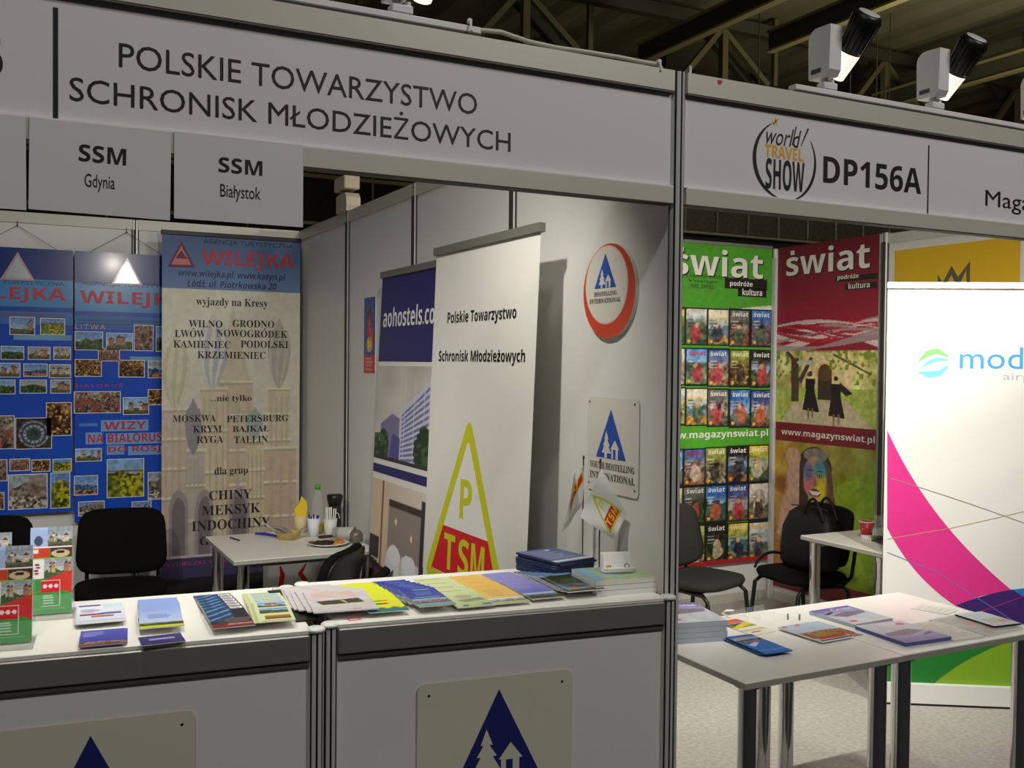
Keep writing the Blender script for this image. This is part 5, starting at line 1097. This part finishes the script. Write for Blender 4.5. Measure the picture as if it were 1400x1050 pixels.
c = CV(50, 80, (228, 224, 206)); c.grad((206, 60, 40), (214, 150, 40), 0, .05, 1, .5); c.a[20:44] = picture('park', 50, 24, 91)[:24]; c.rect(0, .3, 1, .38, (90, 50, 30), .6); c.poly([(0, .5), (1, .25), (1, .4), (0, .62)], (220, 190, 60)); c.rect(0, .68, 1, .78, (200, 196, 150)); c.rect(.2, .82, .6, .88, (200, 70, 50))
single(leaf('leaflet', .11, .205, .002, c.a), .645, .44, ZT+.0006, 4, 'orange and yellow leaflet beside the thick magazine stack', 'leaflet')
c = CV(50, 90, (44, 108, 196)); c.grad((46, 96, 180), (40, 120, 210)); c.a[10:34] = picture('sea', 50, 24, 95)[:24]*.9; c.rect(.2, .1, .75, .16, (220, 130, 90), .8); c.poly([(.1, .5), (.5, .4), (.6, .45), (.2, .62)], (200, 205, 225)); c.rect(0, .8, 1, .84, (120, 170, 225), .6)
fan(leaf('leaflet', .108, .21, .0025, c.a, M('blue_edge', (40, 80, 150), .5)), 'leaflet', 'bright blue leaflets on the front table', 'topmost bright blue leaflet at the front of the left table', 'bright blue leaflet under the topmost one at the front of the left table', (.517, .232), -4, .245, 4, ZT, .0025, .21, .006, 33)
c = CV(60, 70, (182, 196, 214)); c.rect(.05, .04, .2, .1, (206, 60, 70)); c.rect(.45, .04, .6, .1, (206, 60, 70)); c.a[34:58] = picture('crowd', 60, 24, 97, 1)[:24]; c.rect(.1, .82, .95, .92, (200, 50, 56)); c.rect(0, .95, 1, 1, (60, 60, 60)); c.poly([(.1, .7), (.5, .55), (.9, .68), (.9, .8), (.1, .8)], (190, 150, 60), .5)
fan(leaf('magazine', .15, .205, .005, c.a), 'magazine', 'pale blue magazines with market photo', 'topmost pale blue magazine with a red and yellow photo', 'pale blue magazine half under the topmost one', (.835, .262), 2, .215, 2, ZT, .005, .205, .002, 35, -.06)
c = CV(60, 70, (206, 202, 190)); c.lines(.06, .1, .94, .9, 16, (160, 156, 146), 9, .5); c.speck(.1, 8, 5)
single(leaf('newspaper', .15, .22, .004, c.a), 1.255, .092, ZT+.0006, -3, 'folded cream newspaper next to the nearer purple magazine', 'newspaper')
c = CV(70, 70, (184, 182, 172)); c.lines(.06, .1, .94, .9, 12, (150, 148, 142), 11, .5); c.ell(.42, .45, .1, .09, (226, 140, 130)); c.ell(.5, .72, .07, .07, (226, 140, 140)); c.rect(.55, .5, .66, .58, (170, 210, 190)); c.speck(.12, 8, 8)
single(leaf('newspaper', .2, .24, .003, c.a), 1.435, .105, ZT+.0006, 4, 'grey newspaper page with pink dots at the right end of the table', 'newspaper')
c = CV(50, 60, (196, 206, 214)); c.rect(.2, .5, .9, .8, (190, 180, 160)); c.rect(.6, .6, .95, .8, (206, 110, 90), .6)
single(leaf('magazine', .13, .18, .006, c.a, BLACKT), 1.52, .12, ZT+.0046, -6, 'pale blue magazine lying on the grey newspaper', 'magazine')
c = CV(40, 40, (226, 224, 214)); c.lines(.1, .1, .9, .9, 5, (190, 190, 180), 3, .5)
single(leaf('paper_sheet', .11, .14, .0012, c.a), 1.49, .33, ZT+.0006, 20, 'thin white sheet at the far right of the front table', 'paper')
c = CV(40, 20, (214, 130, 130)); c.rect(.1, .2, .9, .6, (220, 90, 100))
single(leaf('paper_slip', .08, .05, .001, c.a), 1.152, .262, ZT+.0006, 12, 'pink and red slip between the two purple magazines', 'paper')
t = thing('acrylic_stand', 'empty clear acrylic stand lying toppled on the left front table', 'leaflet stand', (.77, .50, ZT), math.radians(10))
mb = MB(); mb.bx((-.09, -.06, .0005), (.11, .07, .0035), ACRYL); mb.build('back_plate', t)
mb = MB(); mb.bx((-.09, .066, .0035), (.11, .070, .028), ACRYL); mb.build('base', t)
for x in (-.085, -.02, .06): mb = MB(); mb.bx((x-.0015, -.02, .0035), (x+.0015, .064, .026), ACRYL); mb.build('divider', t)
mb = MB(); mb.tube([(-.09, .06, .005), (-.12, .075, .026), (-.09, .078, .03), (-.06, .074, .026)], .004, WPAPER, 8); mb.build('bent_wire', t)
for x, y in ((.862, .452), (.898, .43)):
    mb = MB(); mb.lathe([(0, .0), (.0035, .0), (.0035, .022), (0, .023)], M('grey_pin', (130, 130, 128), .4), (0, 0, 0), 10); o = mb.build('plastic_pin', label='short grey plastic pin standing on the front table by the clear stand', cat='pin', group='grey pins on the front table'); o.location = (x, y, ZT)

# ------------------------------------------------------------------ on the small table in the back of the right stand
def cup(name, label, cat, loc, prof, mat, parts=(), group=None):
    t = thing(name, label, cat, loc, 0, group); mb = MB(); mb.lathe(prof, mat, n=28); mb.build('body', t)
    for nm, pr, m in parts: mb = MB(); mb.lathe(pr, m, n=28); mb.build(nm, t)
    return t
def shell(r0, r1, h, th=.0015): return [(0, 0), (r0, 0), (r1, h), (r1-th, h), (r0-th, .003), (0, .003)]
REDC = M('red_cup', (168, 34, 40), .45)
t = cup('paper_cup', 'red paper cup on the small table before the red banner', 'cup', (2.475, 1.60, ZT), shell(.026, .04, .092), REDC, [('rim', [(.0405, .088), (.042, .090), (.0405, .093), (.038, .0915)], WPAPER), ('foot_band', [(.0268, .0), (.0300, .02)], WPAPER)])
mb = MB()
for k in range(8): a = k*.8; mb.lathe([(.0, -.003), (.003, 0), (0, .003)], WPAPER, (.0345*math.cos(a), .0345*math.sin(a), .04+.012*(k % 3)), 8)
mb.build('printed_dots', t)
DRINK = M('dark_drink', (40, 16, 10), .1)
cup('glass', 'short clear glass with a little dark drink beside the red cup', 'glass', (2.49, 1.535, ZT), [(0, 0), (.03, 0), (.033, .065), (.0315, .065), (.0285, .006), (0, .006)], CLEAR, [('drink', [(0, .007), (.0283, .007), (.029, .02), (0, .02)], DRINK)])
cup('glass', 'tall clear glass behind the red cup', 'glass', (2.575, 1.60, ZT), [(0, 0), (.03, 0), (.034, .115), (.0325, .115), (.0285, .006), (0, .006)], CLEAR)
c = CV(40, 40, (58, 52, 84)); c.lines(.1, .2, .9, .7, 3, (96, 90, 120), 2, .5)
single(leaf('booklet', .15, .21, .006, c.a, BLACKT), 2.47, 1.405, ZT+.0006, -20, 'dark violet booklet on the small table before the red cup', 'booklet')
c = CV(30, 30, (60, 62, 66)); single(leaf('booklet', .14, .19, .02, c.a, BLACKT), 2.66, 1.50, ZT+.0006, 12, 'dark book behind the glasses on the small table', 'booklet')

# ------------------------------------------------------------------ snacks on the table in the left stand
PLATE = M('white_plate', (232, 230, 224), .3)
t = cup('paper_plate', 'white plate of pastries at the near edge of the snack table', 'plate', (-.235, 2.585, ZT), [(0, 0), (.07, 0), (.105, .014), (.107, .0145), (.105, .017), (.07, .004), (0, .004)], PLATE)
r = random.Random(5)
CK = [M('dark_biscuit', (52, 32, 24), .7, noise=.3, nscale=80), M('brown_biscuit', (120, 66, 34), .7, noise=.3, nscale=80), M('golden_biscuit', (206, 140, 58), .7, noise=.2, nscale=80)]
def cookie(x, y, z, s, m, lab, gr, e=1.):
    mb = MB(); n = 14; P = [(0, -.4), (.7, -.4), (1, -.1), (.95, .25), (.6, .48), (0, .55)]
    vs = [(s*q*math.cos(2*PI*k/n)*(1+.12*math.sin(3*k)), s*q*e*math.sin(2*PI*k/n)*(1+.1*math.cos(2*k)), s*.62*(zz+.4)) for q, zz in P for k in range(n)]
    mb.add(vs, [(i*n+k, i*n+(k+1) % n, (i+1)*n+(k+1) % n, (i+1)*n+k) for i in range(len(P)-1) for k in range(n)], m, smooth=True); o = mb.build('pastry', label=lab, cat='pastry', group=gr); o.location = (x, y, z); o.rotation_euler = (0, 0, r.random()*3)
for i in range(6): a = i*1.05; cookie(-.255+.036*math.cos(a), 2.60+.03*math.sin(a), ZT+.0045, .022, CK[0], 'dark chocolate pastry heaped on the white plate', 'dark pastries on the plate')
for i in range(3): cookie(-.262+.02*i, 2.603+.004*i, ZT+.034, .02, CK[0], 'dark chocolate pastry on top of the heap on the plate', 'dark pastries topping the heap')
cookie(-.20, 2.535, ZT+.0045, .027, CK[2], 'large golden biscuit at the front of the plate', None, .8); cookie(-.172, 2.585, ZT+.0045, .024, CK[2], 'golden biscuit at the right rim of the plate', None); cookie(-.315, 2.605, ZT+.010, .018, CK[1], 'brown biscuit at the left rim of the plate', None); cookie(-.165, 2.62, ZT+.008, .02, M('orange_biscuit', (206, 96, 40), .7), 'orange biscuit at the back of the plate', None)
BSK = M('straw_bowl', (206, 180, 112), .7, noise=.15, nscale=90)
t = cup('shallow_bowl', 'straw-coloured shallow bowl holding steel cutlery', 'bowl', (-.375, 2.83, ZT), [(0, 0), (.05, 0), (.068, .036), (.071, .038), (.065, .038), (.047, .005), (0, .005)], BSK)
for i in range(6):
    a = .35+i*.1; mb = MB(); x0, y0 = -.405+.013*i, 2.835+.012*(i % 3); mb.tube([(x0, y0, ZT+.02), (x0-.045, y0+.012, ZT+.055), (x0-.085, y0+.02, ZT+.085-.006*i)], [.004, .005, .006], CHROME, 8)
    mb.build('teaspoon', label='steel teaspoon leaning out of the straw-coloured bowl', cat='spoon', group='teaspoons in the bowl')
mb = MB(); mb.tube([(-.335, 2.815, ZT+.012), (-.31, 2.81, ZT+.05), (-.29, 2.80, ZT+.052)], .006, M('foil_wrap', (190, 186, 180), .3, .8), 8); mb.build('wrapped_sweet', label='foil-wrapped sweet at the right of the straw-coloured bowl', cat='sweet')
YC = M('cream_paper_cup', (226, 208, 158), .6); YN = M('yellow_napkin', (236, 206, 40), .7)
t = cup('paper_cup', 'cream paper cup holding yellow napkins', 'cup', (-.268, 2.985, ZT), shell(.026, .036, .095), YC)
for i in range(4):
    mb = MB(); f = FR((-.268, 2.985+.008*(i-1.5), ZT+.03), (1, 0, 0), (.02*i-.02, .05, 1)); mb.prism([(-.02, 0), (.02, 0), (.036, .10), (.034-.01*i, .145+.008*i), (-.012, .125), (-.034, .10)], f, 0, .0015, YN); mb.build('napkin', label='folded yellow napkin standing in the cream cup', cat='napkin', group='yellow napkins in the cup')
WC = M('white_paper_cup', (226, 228, 234), .5)
t = cup('paper_cup', 'white paper cup of blue pens in front of the cream cup', 'cup', (-.236, 2.845, ZT), shell(.024, .035, .10), WC)
for i in range(5): a = i*1.3; mb = MB(); mb.tube([(-.236+.01*math.cos(a), 2.845+.01*math.sin(a), ZT+.012), (-.236+.026*math.cos(a), 2.845+.026*math.sin(a), ZT+.112+.004*(i % 3))], .004, M('pen_blue', (40, 44, 130), .4), 8); mb.build('pen', label='blue pen standing in the white paper cup', cat='pen', group='blue pens in the white cup')
t = cup('plastic_cup', 'clear cup packed with white stirrers beside the bottle', 'cup', (-.158, 2.80, ZT), shell(.026, .036, .098), M('cup_milky', (226, 222, 212), .4))
for i in range(14): a = i*2.4; q = .022*math.sqrt((i+.5)/14); mb = MB(); mb.tube([(-.158+q*.8*math.cos(a), 2.80+q*.8*math.sin(a), ZT+.006), (-.158+q*1.3*math.cos(a), 2.80+q*1.3*math.sin(a), ZT+.145+.02*((i*7) % 5)/5)], .0032, WPAPER, 6); mb.build('stirrer', label='white drink stirrer standing in the packed clear cup', cat='stirrer', group='white stirrers in the cup')
t = thing('water_bottle', 'clear plastic water bottle with a bright green cap', 'bottle', (-.185, 2.95, ZT))
mb = MB(); mb.lathe([(0, 0), (.03, 0), (.034, .01), (.034, .06), (.031, .068), (.034, .078), (.034, .12), (.031, .13), (.034, .14), (.033, .17), (.02, .215), (.0135, .228), (.0135, .245), (.0, .245)], CLEAR, n=28); mb.build('body', t)
mb = MB(); mb.lathe([(0, .262), (.0145, .262), (.0155, .258), (.0155, .238), (.0, .238)], M('green_cap', (70, 190, 40), .4), n=20); mb.build('cap', t)
mb = MB(); mb.lathe([(.0343, .012), (.0345, .055)], M('yellow_green_label', (206, 200, 60), .5), n=28); mb.build('label_band', t)
t = thing('dark_bottle', 'dark drink flask with a black lid and white mark', 'bottle', (-.112, 2.875, ZT))
mb = MB(); mb.lathe([(0, 0), (.036, 0), (.038, .02), (.036, .12), (.034, .16), (0, .162)], M('dark_brown_body', (38, 30, 26), .3), n=28); f = FR((0, -.0385, 0), (1, 0, 0), (0, 0, 1)); mb.stroke([(.0+.014*math.cos(k*.4), .09+.03*math.sin(k*.4)) for k in range(12)], .004, f, WPAPER, .001); mb.build('body', t)
mb = MB(); mb.lathe([(0, .215), (.038, .215), (.043, .208), (.041, .185), (.036, .163), (0, .163)], BLACKP, n=28); mb.build('lid', t)
mb = MB(); R = Matrix.Rotation(math.radians(90), 3, 'Y') @ Matrix.Rotation(math.radians(0), 3, 'X'); R = Matrix.Rotation(math.radians(-38), 3, 'Z') @ R
mb.lathe([(0, -.06), (.03, -.06), (.032, -.03), (.034, 0), (.036, .03), (.038, .055), (.0365, .055), (.031, -.05), (0, -.052)], M('grey_plastic_cup', (190, 188, 182), .3), (0, 0, .0385), 24, mtx=R); o = mb.build('plastic_cup', label='grey plastic cup lying on its side at the edge of the snack table', cat='cup'); o.location = (-.125, 2.66, ZT)
mb = MB(); mb.lathe([(0, -.02), (.034, -.02), (.033, .02), (.02, .035), (0, .03)], M('crumpled_wrap', (120, 110, 98), .4, .3, noise=.5, nscale=60), (0, 0, .034), 12); o = mb.build('crumpled_wrapper', label='crumpled grey wrapper spilling beside the toppled plastic cup', cat='wrapper'); o.location = (-.095, 2.56, ZT+.0005)
mb = MB(); mb.tube([(-.644, 2.972, ZT+.005), (-.62, 2.868, ZT+.005)], .0045, M('dark_pen', (60, 60, 66), .4), 8); mb.build('pen', label='dark pen lying at the left of the snack table', cat='pen')
mb = MB(); mb.tube([(-.505, 3.02, ZT+.008), (-.46, 2.985, ZT+.009), (-.42, 2.90, ZT+.008)], [.005, .008, .006], M('pen_violet', (58, 52, 170), .4), 8); mb.build('marker_pen', label='violet-blue marker lying left of the straw-coloured bowl', cat='pen')

# ------------------------------------------------------------------ hall roof: girders and pipes
def bar(mb, a, b, w, h, mat):
    a, b = Vector(a), Vector(b); t = (b-a).normalized(); s = t.cross(Vector((0, 0, 1)))
    if s.length < .01: s = Vector((1, 0, 0))
    s = s.normalized()*w/2; u = s.cross(t).normalized()*h/2
    vs = [p+x*s+y*u for p in (a, b) for x, y in ((-1, -1), (1, -1), (1, 1), (-1, 1))]
    mb.add(vs, [(3, 2, 1, 0), (4, 5, 6, 7), (0, 1, 5, 4), (1, 2, 6, 5), (2, 3, 7, 6), (3, 0, 4, 7)], mat)
mb = MB()
for x, y0, y1 in ((9.36, -6, 14.0), (11.05, -6, 12.2), (16.1, -6, 14.4), (4.2, -6, 14), (-1.5, -6, 14), (21, -6, 14.2)):
    bar(mb, (x, y0, 7.5), (x, y1, 7.5), .16, .04, STEEL); bar(mb, (x, y0, 7.68), (x, y1, 7.68), .05, .32, STEELD); bar(mb, (x, y0, 7.86), (x, y1, 7.86), .16, .04, STEEL)  # flanges paler than the web: lit beam edges put into the colour
mb.build('roof_beam', kind='structure')
mb = MB()
for k in range(-2, 4):
    x0 = 6.85+k*4.6
    bar(mb, (x0, 14.1, 8.55), (x0+1.22, 14.1, 7.55), .11, .11, TRUSS); bar(mb, (x0, 14.1, 8.55), (x0-1.1, 14.1, 7.3), .11, .11, TRUSS); bar(mb, (x0+.05, 14.1, 8.6), (x0+.05, 14.1, 7.2), .14, .14, TRUSS); bar(mb, (x0+1.5, 14.2, 9), (x0+1.5, 14.2, 7.6), .10, .10, TRUSS)
    bar(mb, (x0-.9, 14.6, 9.3), (x0+1.4, 14.6, 7.5), .16, .16, STEELD)
bar(mb, (-4, 14.1, 8.65), (28, 14.1, 8.65), .2, .25, STEELD); bar(mb, (-4, 14.1, 7.2), (28, 14.1, 7.2), .2, .2, STEELD)
mb.build('roof_truss', kind='structure')
mb = MB()
for k in range(10):
    x = -4+3.4*k; bar(mb, (x, 24, 6.6), (x+1.2, 24, 8.4), .06, .06, STEELD); bar(mb, (x+1.2, 24, 8.4), (x+2.4, 24, 6.6), .06, .06, STEELD); bar(mb, (x+1.2, 24, 5), (x+1.2, 24, 8.4), .05, .05, STEEL)
bar(mb, (-4, 24, 6.6), (29, 24, 6.6), .1, .1, STEEL); bar(mb, (-4, 24, 8.4), (29, 24, 8.4), .12, .12, STEELD); bar(mb, (-4, 23, 5.2), (29, 23, 5.2), .08, .08, STEEL)
mb.build('roof_truss', kind='structure')
mb = MB()
for x, y in ((10.2, 11.5), (12.9, 12.0), (13.6, 12.0), (14.6, 12.6), (18.2, 12.2), (17.2, 11.0)): mb.tube([(x, y, 5.2), (x, y, 9)], .012, STEELD, 5)
mb.build('hanger_rod', kind='structure')
mb = MB()
for y, z in ((15.6, 7.0), (17.2, 6.4)): bar(mb, (-4, y, z), (29, y, z), .14, .14, STEEL)
for x in (9.4, 12.2, 15.2, 18): bar(mb, (x, 15.6, 6.2), (x+1.6, 17.5, 7.0), .14, .16, STEEL); bar(mb, (x, 17, 0), (x, 17, 8.8), .35, .35, STEELD)
mb.build('roof_purlin', kind='structure')
# foil-wrapped air duct behind the right stand
FOIL = M('foil_lagging', (150, 140, 118), .42, .5, noise=.45, nscale=22, bump=1.6)
mb = MB(); n = 17; rr = random.Random(3)
for i in range(n):
    x0 = 4.5+.565*i; x1 = x0+.56; mb.bx((x0, 9.0+rr.uniform(-.01, .01), 3.52+rr.uniform(-.01, .01)), (x1, 9.6, 4.05), FOIL, .03); mb.bx((x1-.004, 8.99, 3.512), (x1+.009, 9.6, 4.058), FOIL, .003)
mb.tube([(4.5, 8.995, 3.515), (14.1, 8.995, 3.515)], .018, M('pale_rope', (190, 184, 160), .6), 6)
mb.bx((4.5, 9.1, 3.30), (14.1, 9.5, 3.50), STEELD)  # dark band added below the duct to darken the gap there
mb.build('air_duct', label='foil-wrapped air duct running high behind the right stand', cat='duct')
